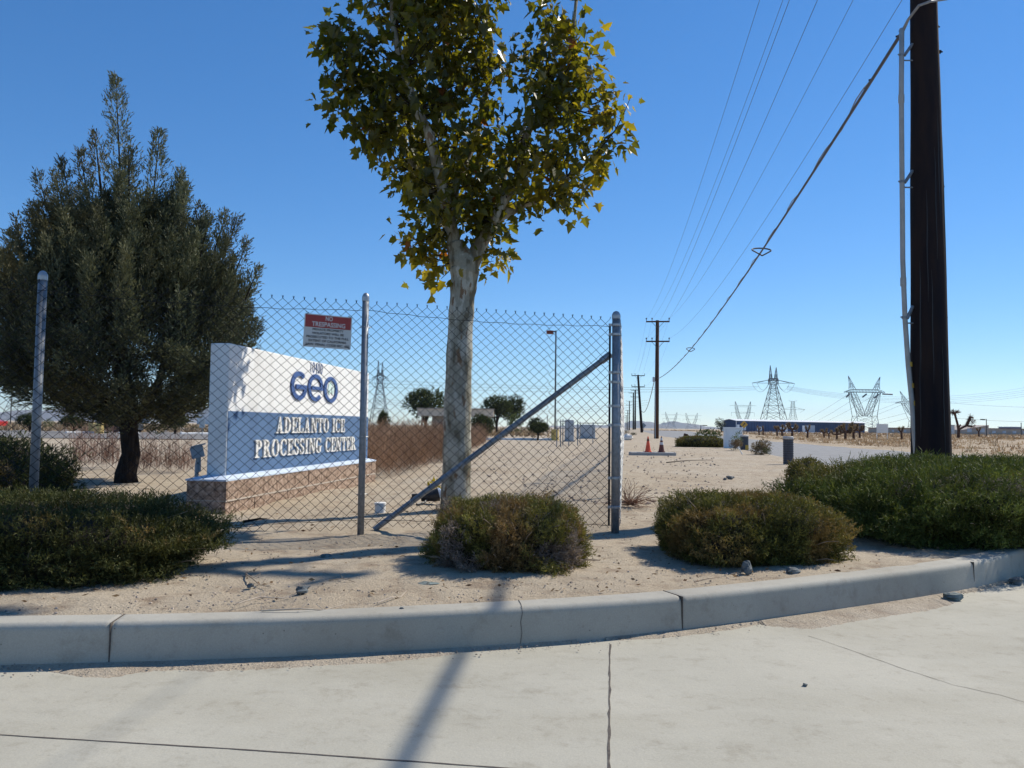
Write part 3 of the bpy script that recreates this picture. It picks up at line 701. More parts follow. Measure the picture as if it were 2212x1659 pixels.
    np_mesh('crown', V.reshape(-1, 3), idx.ravel(), k, M['leaf'], root, cols=np.repeat(c, 2 * k, 0))
sycamore()

def litter_bits(n, cx, cy, sx, sy, seed):
    r = np.random.default_rng(seed); x = r.normal(cx, sx, n); y = r.normal(cy, sy, n); ok = (y > yks(x) + .2); x, y = x[ok], y[ok]; n = len(x)
    Pt = np.column_stack([x, y, np.full(n, .008) + r.random(n) * .006]); D = r.normal(size=(n, 3)) * [1, 1, .12]; V, Fl = blades(Pt, D, r.uniform(.01, .05, n), r.uniform(.004, .018, n)); g = r.random((n, 1))
    return V, Fl, np.repeat(np.array([.10, .06, .035]) * (1 - g) + np.array([.34, .24, .14]) * g, 4, 0)
LV = []; LF = []; LC = []; b0 = 0
for a in ((130, -1.0, 5.2, .9, .5, 1), (140, .1, 4.6, .5, .35, 2), (110, 1.6, 4.9, .6, .3, 3), (90, -2.0, 4.1, .7, .25, 4), (260, -.6, 7.6, .9, .8, 5), (120, 2.6, 7.5, 1.0, 1.2, 6)):
    v_, f_, c_ = litter_bits(*a); LV.append(v_); LF.append(f_ + b0); LC.append(c_); b0 += len(v_)
tag(np_mesh('leaf_litter', np.concatenate(LV), np.concatenate(LF), 4, M['weed'], cols=np.concatenate(LC)), 'dead needles, bark flakes and small leaves littering the sand', 'leaf litter', kind='stuff')
def weeds(name, label, pts, h, n_per, c1, c2, wd=.006, seed=1, kind='stuff', lean=.25, cat='weeds', branch=True, group=None):
    r = np.random.default_rng(seed); pts = np.asarray(pts, float); m = len(pts); idx = np.repeat(np.arange(m), n_per); n = len(idx)
    Pt = np.column_stack([pts[idx], np.zeros(n)]); Pt[:, :2] += r.normal(0, .07, (n, 2)); D = unit(np.array([0, 0, 1.0]) + r.normal(size=(n, 3)) * lean); L = h * r.uniform(.35, 1.1, n)
    V, Fl = blades(Pt, D, L, np.full(n, wd)); g = r.random((n, 1)); c = np.array(c1) * (1 - g) + np.array(c2) * g; c = c * (1 + .35 * snoise(Pt, .5, seed + 3, 3))[:, None]; C = np.repeat(c, 4, 0)
    if branch:
        k = 7; id2 = np.repeat(np.arange(n), k); t = np.tile(np.linspace(.3, .95, k), n); Pb = Pt[id2] + D[id2] * (t * L[id2])[:, None]; Db = unit(D[id2] + r.normal(size=(n * k, 3)) * .5); Lb = L[id2] * .16 * r.uniform(.6, 1.4, n * k)
        V2, F2 = blades(Pb, Db, Lb, np.full(n * k, wd * .9)); Fl = np.concatenate([Fl, F2 + len(V)]); V = np.concatenate([V, V2]); C = np.concatenate([C, np.repeat(c[id2], 4, 0)])
    o = np_mesh(name, V, Fl, 4, M['weed'], origin=(float(pts[:, 0].mean()), float(pts[:, 1].mean()), 0), cols=C)
    return tag(o, label, cat, group, kind)
r = np.random.default_rng(2)
# tall rusty weeds behind the monument sign
yy = r.uniform(12.6, 40, 1900); xr = np.interp(yy, [12, 20, 37, 40], [-1.95, -1.35, -1.25, -1.4]); xx = xr - r.random(1900) ** 1.3 * np.interp(yy, [12, 40], [2.4, 7])
weeds('dry_weeds', 'dense rusty brown dead weeds growing behind the monument sign', np.column_stack([xx, yy]), .92, 7, (.16, .095, .06), (.40, .27, .18), .007, 4, lean=.36)
px = r.uniform(165, 265, 60); pts = [(wx(a, y), y) for a, y in zip(px, r.uniform(14.2, 15.2, 60))]
weeds('dead_weed_clump', 'clump of bare pinkish weed stalks left of the cypress trunk', pts, .8, 5, (.22, .13, .10), (.33, .22, .17), .007, 6, kind=None, lean=.14, cat='dead weeds')
px = r.uniform(292, 425, 75); pts = [(wx(a, y), y) for a, y in zip(px, r.uniform(13.2, 14.4, 75))]
weeds('dead_weed_clump', 'clump of bare weed stalks between the cypress trunk and the sign', pts, .62, 5, (.22, .13, .10), (.33, .22, .17), .006, 7, kind=None, lean=.16, cat='dead weeds')
def tumble(label, c, rad, seed, n=90, colr='twig'):
    rr = random.Random(seed); mb = MB(); c = Vector(c)
    for i in range(n):
        a = rr.uniform(0, 6.28); p = c + Vector((0, 0, .02)); d = Vector((math.cos(a), math.sin(a), rr.uniform(.1, 1.3))).normalized(); q = [p]
        for s in range(5): d = (d + Vector((rr.uniform(-.5, .5), rr.uniform(-.5, .5), rr.uniform(-.45, .25)))).normalized(); q.append(q[-1] + d * rad / 4.2); q[-1].z = max(q[-1].z, .01)
        mb.tube(q, [.003, .003, .0025, .002, .002, .0012], 3, cap=False)
    return tag(mb.build('tumbleweed', M[colr], origin=tuple(c)), label, 'tumbleweed')
M['rusttwig'] = pm('rust_twig', (.30, .17, .11), (.20, .11, .07), 30, .9)
tumble('dry reddish tumbleweed caught against the roadside fence by the corner post', (wx(1362, 8.7), 8.7, 0), .26, 4, 110, 'rusttwig')

def far_tree(label, px, py_top, py_bot, halfpx, Y, seed, crown_only_above=None, group=None, name='round_tree', tone=1.0, n=1500, cat='tree', trunk=True, brown=0):
    r = np.random.default_rng(seed); cx = wx(px, Y); zt = P(px, py_top, Y).z; zb = max(P(px, py_bot, Y).z, .15) if trunk else 0; a = halfpx * Y / F
    root = empty(name, (cx, Y, 0), label, cat, group)
    cz = (zt + zb) / 2; h = (zt - zb) / 2; cl = []
    for i in range(9):
        u = unit(r.normal(size=(1, 3)))[0] * .55; cl.append((cx + u[0] * a, Y + u[1] * a, cz + u[2] * h, .5 + .2 * r.random()))
    U = unit(r.normal(size=(n, 3))); ci = r.integers(0, 9, n); cl = np.array(cl); rad = cl[ci, 3] * r.uniform(.45, 1.0, n)
    Pt = cl[ci, :3] + U * np.stack([rad * a, rad * a, rad * h], 1); D = U + np.array([0, 0, .4]) + r.normal(size=(n, 3)) * .4
    L = np.full(n, max(a, h) * .17) * r.uniform(.6, 1.3, n); Pp, Dd, Ll, Ww, idx = sprays(Pt, D, L, max(a, h) * .055, 5, .8, .6)
    V, Fl = blades(Pp, Dd, Ll, Ww); g = r.random((n, 1)); c = (np.array([.035, .05, .015]) * (1 - g) + np.array([.085, .105, .032]) * g) * tone; c = c * (1 - brown) + np.array([.22, .14, .085]) * brown
    np_mesh('crown', V, Fl, 4, M['juniper'], root, cols=np.repeat(c[idx], 4, 0))
    if trunk:
        mb = MB(); mb.tube([(cx, Y, -.05), (cx + .05 * a, Y, zb), (cx, Y, cz)], [a * .09, a * .075, a * .04], 7)
        for k in range(4):
            an = k * 1.6 + seed; mb.tube([(cx, Y, max(zb * .6, .1)), (cx + math.cos(an) * a * .5, Y + math.sin(an) * a * .5, cz)], [a * .05, a * .02], 5)
        mb.build('trunk', M['darkbark'], root)
    return root
far_tree('round dark tree behind the flat cream canopy, left of the sycamore trunk', 918, 843, 905, 42, 100, 31)
far_tree('broad round green tree just right of the canopy roof', 1072, 858, 905, 32, 95, 32)
far_tree('taller round dark tree, second right of the canopy roof', 1105, 851, 908, 26, 104, 33, tone=.8)
far_tree('low green shrub in front of the canopy building', 1035, 898, 925, 30, 70, 34, tone=.9, trunk=False, name='shrub', cat='shrub')
far_tree('yellowish thin shrub beside the round trees', 1120, 892, 915, 26, 75, 35, tone=1.6, n=300, trunk=False, name='shrub', cat='shrub')
far_tree('small round bush at the far end of the rusty weeds', 829, 888, 908, 10, 85, 36, trunk=False, name='shrub', cat='shrub')
far_tree('vase-shaped dark shrub standing beside the yellow lamp base', 1162, 903, 932, 26, 50, 37, tone=.75, name='vase_shrub', cat='shrub')
far_tree('dark round shrub in the car park near the left fence post', 64, 892, 925, 22, 60, 38, tone=.8, name='vase_shrub', cat='shrub', group='shrubs along the car park edge')
far_tree('vase-shaped shrub left of the yellow lamp bases', 158, 900, 926, 24, 58, 39, tone=.9, name='vase_shrub', cat='shrub', group='shrubs along the car park edge')
far_tree('shrub partly hidden by the cypress trunk', 232, 900, 925, 18, 57, 40, tone=.7, name='vase_shrub', cat='shrub', group='shrubs along the car park edge')
far_tree('vase-shaped shrub seen between the cypress trunk and the sign', 378, 892, 922, 26, 58, 41, tone=.85, name='vase_shrub', cat='shrub', group='shrubs along the car park edge')
far_tree('pale dusty brush on the desert beyond the car park at the left', 107, 905, 918, 13, 66, 42, tone=1.6, n=300, trunk=False, name='desert_brush', cat='shrub')
far_tree('dark conical pine in front of the left end of the blue building', 1558, 902, 930, 12, 150, 43, tone=.7, n=500, name='pine_tree')
far_tree('low green roadside bush at the bend of the far road', 1530, 928, 946, 26, 62, 44, tone=1.3, n=400, trunk=False, name='roadside_bush', cat='shrub')
far_tree('small dark bush on the skyline left of the pine', 1518, 930, 936, 9, 160, 45, tone=.6, n=200, trunk=False, name='roadside_bush', cat='shrub')
far_tree('dark clipped bush at the foot of the leaning utility poles', 1369, 934, 943, 7, 90, 46, tone=.5, n=300, trunk=False, name='roadside_bush', cat='shrub')
far_tree('taller dark bush against the roadside fence under the pole row', 1352, 925, 942, 8, 88, 47, tone=.5, n=300, trunk=False, name='roadside_bush', cat='shrub')
far_tree('short brown shrub in front of the white panel', 1592, 948, 968, 15, 31, 48, tone=.7, n=700, brown=.75, trunk=False, name='dry_shrub', cat='shrub')
far_tree('wispy pale green bush growing against the white panel', 1590, 930, 962, 14, 32, 49, tone=2.2, n=170, trunk=False, name='wispy_bush', cat='shrub')
far_tree('brown dried shrub between the two litter bins', 1642, 950, 980, 22, 27, 50, tone=1.4, n=900, brown=.7, trunk=False, name='dry_shrub', cat='shrub')
far_tree('green low shrub right of the brown dried one', 1658, 962, 980, 12, 26.5, 51, tone=.9, n=300, trunk=False, name='dry_shrub', cat='shrub')
bush('distant clipped hedge row left of the white panel', (wx(1512, 37.5), 37.5, 0), (1.08, .7, .50), 0, 2600, .10, .022, 61, OL, brown=.15, strays=0, name='clipped_hedge', cat='hedge')

# dry grass and brush on the bank and in the desert
def tufts(name, label, n, fx, h, c1, c2, wd, seed, per=9):
    r = np.random.default_rng(seed); pts = fx(r, n); idx = np.repeat(np.arange(n), per); m = n * per
    s = r.uniform(.5, 1.5, n)[idx]; Pt = pts[idx] + np.column_stack([r.normal(0, .10, m) * s, r.normal(0, .10, m) * s, np.full(m, -.02)])
    D = unit(np.array([0, 0, .8]) + r.normal(size=(m, 3)) * .55); D[:, 2] = np.abs(D[:, 2]); V, Fl = blades(Pt, D, h * s * r.uniform(.5, 1.2, m), np.full(m, wd) * s)
    g = r.random((n, 1))[idx]; c = np.array(c1) * (1 - g) + np.array(c2) * g
    return tag(np_mesh(name, V, Fl, 4, M['weed'], cols=np.repeat(c, 4, 0)), label, 'dry grass', kind='stuff')
def bz(x, y):
    o = np.maximum(x - xfar(y), 0); return np.clip(o / 2.5, 0, 1) * .17 - .21 + .55 * np.exp(-((y - 42) / 16) ** 2) * np.clip(o / 9, 0, 1) * np.clip((x - 20) / 10, 0, 1)
def fb(r, n):
    y = r.uniform(26, 130, n); x = xfar(y) + 1.5 + r.random(n) ** 1.2 * (y * .72 - xfar(y) + 6).clip(3, 60); return np.column_stack([x, y, bz(x, y)])
tufts('dry_grass', 'tawny dry grass and brush covering the bank beyond the road', 5200, fb, .20, (.30, .19, .10), (.48, .36, .21), .03, 3)
def fd(r, n):
    y = np.exp(r.uniform(math.log(64), math.log(400), n)); x = r.uniform(-.72, .05, n) * y; return np.column_stack([x, y, np.zeros(n)])
tufts('desert_brush', 'dry brown brush dotting the desert beyond the car park', 3500, fd, .45, (.20, .14, .09), (.40, .31, .19), .10, 4)
def fv(r, n):
    y = r.uniform(110, 330, n); x = xfar(y) + 2 + r.random(n) * y * .5; return np.column_stack([x, y, np.full(n, -.02)])
tufts('desert_brush', 'low brush in front of the long blue building', 2200, fv, .40, (.26, .17, .10), (.44, .33, .20), .10, 5)
# low strip of half buried brush along the road
def joshua(label, px, py_top, py_bot, Y, seed, form=3, name='joshua_tree'):
    r = random.Random(seed); p0 = P(px, py_bot, Y); x = p0.x; z0 = p0.z; H = P(px, py_top, Y).z - z0
    root = empty(name, (x, Y, z0), label, 'joshua tree', 'joshua trees on the far roadside')
    mb = MB(); ends = []
    b0 = Vector((x, Y, z0 - .1)); f = b0 + Vector((r.uniform(-.05, .05) * H, 0, H * r.uniform(.34, .5))); mb.tube([b0, f], [H * .075, H * .06], 7)
    for i in range(form):
        a = (i - (form - 1) / 2) * .85 + r.uniform(-.25, .25); m1 = f + Vector((math.sin(a) * H * .26, r.uniform(-.1, .1) * H, math.cos(a) * H * r.uniform(.12, .26))); e = m1 + Vector((math.sin(a) * H * .10, 0, H * .20 * r.uniform(.5, 1.5)))
        mb.tube([f, m1, e], [H * .055, H * .05, H * .045], 6); ends.append((m1, e))
    mb.build('trunk', M['polewood'], root)
    rn = np.random.default_rng(seed); Pt = []; D = []
    for (m1, e) in ends:
        n = 90; t = rn.random(n); q = unit(rn.normal(size=(n, 3))); Pt.append(np.array(m1) + (np.array(e) - np.array(m1)) * t[:, None]); D.append(q + np.array([0, 0, .35]))
    Pt = np.concatenate(Pt); D = np.concatenate(D); n = len(Pt); V, Fl = blades(Pt, D, np.full(n, H * .15) * rn.uniform(.5, 1.5, n), np.full(n, H * .022))
    g = rn.random((n, 1)); c = np.array([.14, .12, .06]) * (1 - g) + np.array([.36, .25, .13]) * g
    np_mesh('leaf_spikes', V, Fl, 4, M['weed'], root, cols=np.repeat(c, 4, 0))
J = [('small joshua tree before the blue wall, first from the left', 1640, 916, 938, 105, 1, 2), ('stubby joshua tree next to the leftmost one', 1648, 918, 938, 103, 2, 1),
     ('short two-armed joshua tree under the blue wall windows', 1679, 912, 940, 100, 3, 2), ('joshua tree with a dense head left of the pale door panel', 1690, 908, 940, 98, 4, 3),
     ('large forked joshua tree in front of the pale door panel', 1711, 908, 941, 85, 5, 4), ('slender joshua tree with a mop head mid-way along the blue wall', 1744, 913, 944, 84, 6, 2),
     ('leaning thin joshua tree right of the mop-headed one', 1780, 918, 944, 88, 7, 3), ('straight joshua tree at the middle right of the blue wall', 1791, 924, 946, 80, 8, 2),
     ('stout joshua tree with a wide head near the right end of the blue building', 1808, 918, 948, 76, 9, 4), ('tallest many-armed joshua tree by the end of the blue building', 1826, 906, 948, 75, 10, 5),
     ('upright joshua tree overlapping the tall one at the building end', 1844, 906, 947, 76, 11, 3), ('bushy joshua tree just left of the white billboard', 1857, 910, 944, 82, 12, 4),
     ('lone joshua tree between the billboard and the dark pole', 1948, 913, 947, 72, 13, 2), ('small drooping joshua tree right of the dark pole, near the lamp post', 2115, 917, 940, 66, 14, 2)]
for a in J: joshua(*a)
def bigjoshua():
    Y = 62; pts = lambda L: [P(x, y, Y) for x, y in L]
    root = empty('joshua_tree', P(2070, 943, Y), 'large bare-armed joshua tree right of the dark utility pole', 'joshua tree', 'joshua trees on the far roadside')
    mb = MB(); mb.tube(pts([(2070, 946), (2071, 930), (2068, 915), (2064, 900), (2062, 893)]), [.12, .11, .09, .08, .10], 7)
    mb.tube(pts([(2071, 928), (2080, 923), (2088, 919), (2093, 908), (2096, 901)]), [.08, .08, .10, .11, .10], 7); mb.tube(pts([(2088, 919), (2100, 921)]), [.07, .06], 6)
    mb.tube(pts([(2071, 924), (2075, 917)]), [.06, .05], 6); mb.tube(pts([(2062, 893), (2056, 890)]), [.08, .05], 6); mb.tube(pts([(2062, 893), (2069, 890)]), [.08, .05], 6)
    mb.build('trunk', M['polewood'], root); rn = np.random.default_rng(8); Pt = []
    for (x, y) in [(2056, 890), (2062, 891), (2069, 890), (2094, 905), (2097, 901), (2101, 910), (2090, 917), (2100, 921)]: Pt += [np.array(P(x, y, Y)) + rn.normal(0, .06, 3) for _ in range(50)]
    Pt = np.array(Pt); n = len(Pt); V, Fl = blades(Pt, rn.normal(size=(n, 3)), np.full(n, .26), np.full(n, .04)); c = np.tile([.12, .07, .05], (n * 4, 1))
    np_mesh('leaf_spikes', V, Fl, 4, M['weed'], root, cols=c)
bigjoshua()
# ================================================================== FENCE
FP = [Vector((-5.3, 4.7, 0)), Vector((P(71, 900, 5.45).x, 5.45, 0)), Vector((G(781, 1150).x, G(781, 1150).y, 0)), Vector((G(1328, 1145).x, G(1328, 1145).y, 0))]
def chain(mb_list, A, B, h0, h1, p=.040, q=.0375, rad=.0029, sides=4, side=0.0, zb0=.03, zb1=.03, tails=True):
    """woven wire: zig-zag wires side by side, as one array"""
    A = np.array(A, float); B = np.array(B, float); L = np.linalg.norm(B - A); u = (B - A) / L; nrm = np.array([-u[1], u[0], 0]); nw = int(L / p)
    p = L / nw; Vs = []; Fs = []; base = 0
    for i in range(nw):
        f = i / nw; zt = h0 + (h1 - h0) * f; zb = zb0 + (zb1 - zb0) * f; zb += .012 * math.sin(i * .35); ns = int(round((zt - zb) / q)); ns += (ns % 2)
        js = np.arange(ns + 1); z = zb + (zt - zb) * js / ns; x = (i + ((js + i) % 2)) * p; dpt = np.where(js % 2 == 0, .003, -.003) + .012 * math.sin(i * .11) * np.sin(z * 1.7)
        c = A + np.outer(x, u) + np.outer(dpt + side, nrm); c[:, 2] = z
        if tails: c = np.vstack([c, c[-1] + u * p * .12 * (1 if i % 2 else -1) + np.array([0, 0, .022])])
        m = len(c)
        for k in range(sides):
            an = 2 * math.pi * k / sides + .785; Vs.append(c + u * math.cos(an) * rad + nrm * math.sin(an) * rad)
        idx = base + np.arange(sides)[:, None] * m + np.arange(m)[None]
        nx = np.roll(idx, -1, axis=0); Q = np.stack([idx[:, :-1], nx[:, :-1], nx[:, 1:], idx[:, 1:]], -1); Fs.append(Q.ravel()); base += sides * m
    mb_list.append((np.concatenate(Vs), np.concatenate(Fs)))
def joined(name, parts, mat, parent):
    V = []; Fl = []; b = 0
    for v, f in parts: V.append(v); Fl.append(f + b); b += len(v)
    return np_mesh(name, np.concatenate(V), np.concatenate(Fl), 4, mat, parent)
fr = empty('chain_link_fence', FP[2], 'chain-link fence run in front with braced corner post and wavy top', 'fence')
hts = [1.84, 1.80, 1.82, 1.76]
for i in range(3):
    parts = []; chain(parts, FP[i], FP[i + 1] - Vector((.05, 0, 0)) if i == 2 else FP[i + 1], hts[i], hts[i + 1], side=0)
    joined('wire_mesh', parts, M['wire'], fr)
for hh, dz in ((-.055, -.035), (-1.72, 0.0)):
    q = []
    for i in range(3):
        for k in range(25):
            u = k / 24; a = FP[i].lerp(FP[i + 1], u); z = hts[i] + (hts[i + 1] - hts[i]) * u; q.append((a.x, a.y - .004, z + hh + dz * math.sin(u * math.pi) + .004 * math.sin(k * 2.1)))
    tw = MB(); tw.tube(q, .0025, 4, cap=False); tw.build('tension_wire', M['wire'], fr)
def post(c, r_, h, parent, dy=0, cap='dome', mat='galv', lean=0):
    c = Vector(c) + Vector((0, dy, 0)); mb = MB(); mb.tube([c + Vector((0, 0, -.15)), c + Vector((lean, 0, h))], r_, 18); o = mb.build('post', M[mat], parent, smooth=False)
    for pz in o.data.polygons: pz.use_smooth = len(pz.vertices) == 4
    cp = MB(); t = c + Vector((lean, 0, h - .012))
    cp.lathe(t, [(r_ * 1.10, 0), (r_ * 1.10, .03), (r_ * 1.0, .042), (r_ * .7, .058), (r_ * .25, .066)], 18); cp.build('post_cap', M['bandmetal'], o, smooth=False)
    return o
post(FP[1], .029, 1.835, fr, dy=.045, lean=.0); post(FP[2], .0265, 1.845, fr, dy=-.04)
cpost = post(FP[3], .0335, 1.775, fr, dy=-.02)
for z in (1.70, 1.62, 1.22, 1.30, .86, .42, .18, 1.02):
    bm_ = MB(); bm_.lathe(FP[3] + Vector((0, -.02, z)), [(.0355, 0), (.038, .004), (.038, .020), (.0355, .024)], 18)
    bm_.box(FP[3] + Vector((-.048, -.02, z + .012)), (.03, .012, .022)); bm_.build('tension_band', M['bandmetal'], cpost)
tb = MB(); tb.box(FP[3] + Vector((-.052, -.02, .88)), (.016, .005, 1.68)); tb.build('tension_bar', M['wire'], fr)
br = MB(); a = P(806, 1146, FP[2].y + .03); a = G(806, 1146); b_ = P(1318, 766, FP[3].y + .02); br.tube([Vector((a.x, a.y + .05, .0)), Vector((b_.x, b_.y + .03, b_.z))], .0235, 14); bo = br.build('brace', M['galv'], fr, smooth=False)
cpz = MB(); d = (Vector((b_.x, b_.y, b_.z)) - a).normalized(); q = Vector((b_.x, b_.y + .03, b_.z)); cpz.tube([q - d * .09, q + d * .01], .030, 12); cpz.build('brace_cup', M['bandmetal'], bo)
for i, f in enumerate((.15, .36, .52, .68, .82)):
    q = Vector((a.x, a.y + .05, 0)).lerp(Vector((b_.x, b_.y + .03, b_.z)), f); ties = MB(); ties.tube([q + Vector((0, -.05, .02)), q + Vector((.012, -.03, -.028)), q + Vector((.02, -.02, .03))], .003, 5); ties.build('wire_tie', M['bandmetal'], fr)
for z in (.3, .75, 1.2, 1.62): ties = MB(); ties.tube([FP[2] + Vector((-.045, -.02, z)), FP[2] + Vector((0, -.071, z + .006)), FP[2] + Vector((.045, -.02, z + .004))], .003, 5); ties.build('wire_tie', M['bandmetal'], fr)
# roadside run, receding along the road
ra = FP[3] + Vector((.045, .02, 0)); dirv = Vector((.1415, 1, 0)); rf = empty('chain_link_fence', ra, 'chain-link fence running away from the corner post along the road', 'fence')
parts = []; q1 = ra + dirv * 10; chain(parts, ra, q1, 1.74, 1.78, sides=3, side=0); q2 = ra + dirv * 48; chain(parts, q1, q2, 1.78, 1.78, p=.13, q=.12, rad=.005, sides=3, tails=False); joined('wire_mesh', parts, M['galv'], rf)
for k in range(1, 16):
    c = ra + dirv * (k * 3.1); mb = MB(); mb.tube([c + Vector((-.03, 0, -.1)), c + Vector((-.03, 0, 1.8))], .026, 8); mb.build('post', M['galv'], rf)
tt = MB(); tt.tube([ra + Vector((0, 0, 1.69)), q1 + Vector((0, 0, 1.70)), q2 + Vector((0, 0, 1.7))], .003, 4); tt.build('tension_wire', M['wire'], rf)

# ---------------------------------------------------------------- text helpers
def text_obj(name, s, O, U, Vv, Nn, w, h, ext, mat, parent, bold=0.0, spacing=1.0):
    """fit the words in a w x h box with lower-left corner O on plane U,V"""
    c = bpy.data.curves.new('tmp', 'FONT'); c.body = s; c.extrude = 0; c.offset = bold; c.resolution_u = 3; c.space_character = spacing
    o = bpy.data.objects.new('tmp', c); col.objects.link(o); bpy.context.view_layer.update()
    me = bpy.data.meshes.new_from_object(o.evaluated_get(bpy.context.evaluated_depsgraph_get())); bpy.data.objects.remove(o); bpy.data.curves.remove(c)
    co = np.array([v.co[:] for v in me.vertices]); mn, mx = co.min(0), co.max(0); co -= mn; co[:, 0] *= w / (mx[0] - mn[0]); co[:, 1] *= h / (mx[1] - mn[1])
    fs = [list(p.vertices) for p in me.polygons]
    ed = {}
    for f in fs:
        for a_, b2 in zip(f, f[1:] + f[:1]): ed[(a_, b2)] = ed.get((a_, b2), 0) + 1
    n = len(co); V = [tuple(O + U * x + Vv * y + Nn * ext) for x, y, z in co] + [tuple(O + U * x + Vv * y) for x, y, z in co]
    Fc = list(fs)
    for (a_, b2) in ed:
        if (b2, a_) not in ed: Fc.append([a_, a_ + n, b2 + n, b2])
    bpy.data.meshes.remove(me)
    return np_mesh(name, V, [i for f in Fc for i in f], [len(f) for f in Fc], mat, parent)

# no trespassing sign hung on the mesh
c0 = [P(656, 676, 6.04), P(757, 684, 6.17), P(757, 756, 6.17), P(654, 748, 6.04)]
so = c0[3]; su = (c0[2] - c0[3]).normalized(); sw = (c0[2] - c0[3]).length; sh = (c0[0] - c0[3]).length; svv = (c0[0] - c0[3]); svv = (svv - su * svv.dot(su)).normalized(); sn = su.cross(svv).normalized()
if sn.y > 0: sn = -sn
sg = empty('warning_sign', (so + su * sw / 2), 'red and white NO TRESPASSING sign wired to the chain-link fence', 'sign')
mb = MB(); mb.prism([(.006, 0), (sw - .006, 0), (sw, .006), (sw, sh - .006), (sw - .006, sh), (.006, sh), (0, sh - .006), (0, .006)], so, su, svv, sn, -.001, .002); mb.build('panel', M['signwhite'], sg)
mb = MB(); mb.prism([(.008, sh * .60), (sw - .008, sh * .60), (sw - .008, sh - .008), (.008, sh - .008)], so, su, svv, sn, .002, .0035); rp = mb.build('red_band', M['signred'], sg)
def line(s, x0, x1, y0, y1, mat, bold=.01): text_obj('lettering', s, so + su * sw * x0 + svv * sh * y0 + sn * .0035, su, svv, sn, sw * (x1 - x0), sh * (y1 - y0), .0012, mat, sg, bold)
line('NO', .44, .59, .82, .955, M['signwhite'], .02); line('TRESPASSING', .16, .86, .635, .775, M['signwhite'], .02)
for i, (s, x0, x1) in enumerate([('PRIVATE PROPERTY', .18, .83), ('VIOLATORS WILL BE', .17, .84), ('PROSECUTED TO THE FULL', .06, .95), ('EXTENT OF CALIFORNIA', .11, .90), ('LAW. PENAL CODE SEC. 602', .06, .97)]):
    y = .505 - i * .113; line(s, x0, x1, y, y + .072, M['signblack'], .012)
for (x, y) in ((.03, .97), (.97, .97), (.03, .03), (.97, .03)):
    q = so + su * sw * x + svv * sh * y; mb = MB(); mb.tube([q + sn * -.02, q + sn * .008, q + sn * .006 + su * (.02 if x < .5 else -.02) + svv * .012, q + sn * -.01 + svv * .02], .0022, 5); mb.build('wire_tie', M['wire'], sg)

# ================================================================== MONUMENT SIGN
u = Vector((.134, .991, 0)).normalized(); v = Vector((-u.y, u.x, 0)); nf = -v; up = Vector((0, 0, 1)); C0 = Vector((-2.65, 7.46, 0))
ms = empty('monument_sign', C0 + u * 2.3 + v * .2, 'white and blue stucco monument sign on a tan block base behind the fence', 'sign')
def slab(mb, a0, a1, b0, b1, z0, z1): 
    vs = [C0 + u * a + v * b + up * z for a in (a0, a1) for b in (b0, b1) for z in (z0, z1)]
    mb.add(vs, [(0, 1, 3, 2), (4, 6, 7, 5), (0, 4, 5, 1), (2, 3, 7, 6), (0, 2, 6, 4), (1, 5, 7, 3)])
LB = 4.60; TB = .385; WA0, WA1, WB0, WB1 = .15, 4.45, .08, .275
bs = MB(); joints_a = [.0, .40, .80, 1.20, 1.60, 2.0, 2.4, 2.8, 3.2, 3.6, 4.0, 4.4, LB]
hz = .155
for row, (z0, z1) in enumerate([(-.15, .118), (.130, .305)]):
    off = 0 if row else .2
    e = [0] + [j + off for j in joints_a if .05 < j + off < LB - .05] + [LB]
    for a0, a1 in zip(e[:-1], e[1:]): 
        pr = random.uniform(0, .008)
        # rough split face
        n = 6; m = 4; o_ = -pr
        slab(bs, a0 + .003, a1 - .003, o_, TB / 2 - .002, z0, z1); slab(bs, a0 + .003, a1 - .003, TB / 2 + .002, TB, z0, z1)
bo = bs.build('base', M['block'], ms)
mm = MB(); slab(mm, .008, LB - .008, .004, TB - .006, -.14, .302); mm.build('mortar', M['mortar'], bo)
mm = MB(); slab(mm, -.004, LB + .004, -.004, -.0105, .117, .131); mm.build('mortar_ledge', M['mortar'], bo)
cp = MB(); a0, a1, b0, b1 = 0, LB, 0, TB; i0 = .10
vs = [C0 + u * a + v * b + up * z for (a, b, z) in ((a0 - .01, b0 - .01, .306), (a1 + .01, b0 - .01, .306), (a1 + .01, b1 + .01, .306), (a0 - .01, b1 + .01, .306), (a0 - .01, b0 - .01, .322), (a1 + .01, b0 - .01, .322), (a1 + .01, b1 + .01, .322), (a0 - .01, b1 + .01, .322), (WA0 - .004, WB0 - .006, .352), (WA1 + .004, WB0 - .006, .352), (WA1 + .004, WB1 + .006, .352), (WA0 - .004, WB1 + .006, .352))]
cp.add(vs, [(0, 1, 5, 4), (1, 2, 6, 5), (2, 3, 7, 6), (3, 0, 4, 7), (4, 5, 9, 8), (5, 6, 10, 9), (6, 7, 11, 10), (7, 4, 8, 11), (3, 2, 1, 0), (8, 9, 10, 11)]); cp.build('sill', M['sill'], ms)
wl = MB(); slab(wl, WA0, WA1, WB0, WB1, .345, 1.615); wall = wl.build('wall', M['white'], ms)
bv = wall.modifiers.new('bevel', 'BEVEL'); bv.width = .012; bv.segments = 2
bb = MB(); slab(bb, WA0 + .012, WA1 - .002, WB0 - .003, WB0 + .01, .353, .965); bb.build('blue_panel', M['blue'], ms)
FO = C0 + v * (WB0 - .003)       # letters stand off the front face
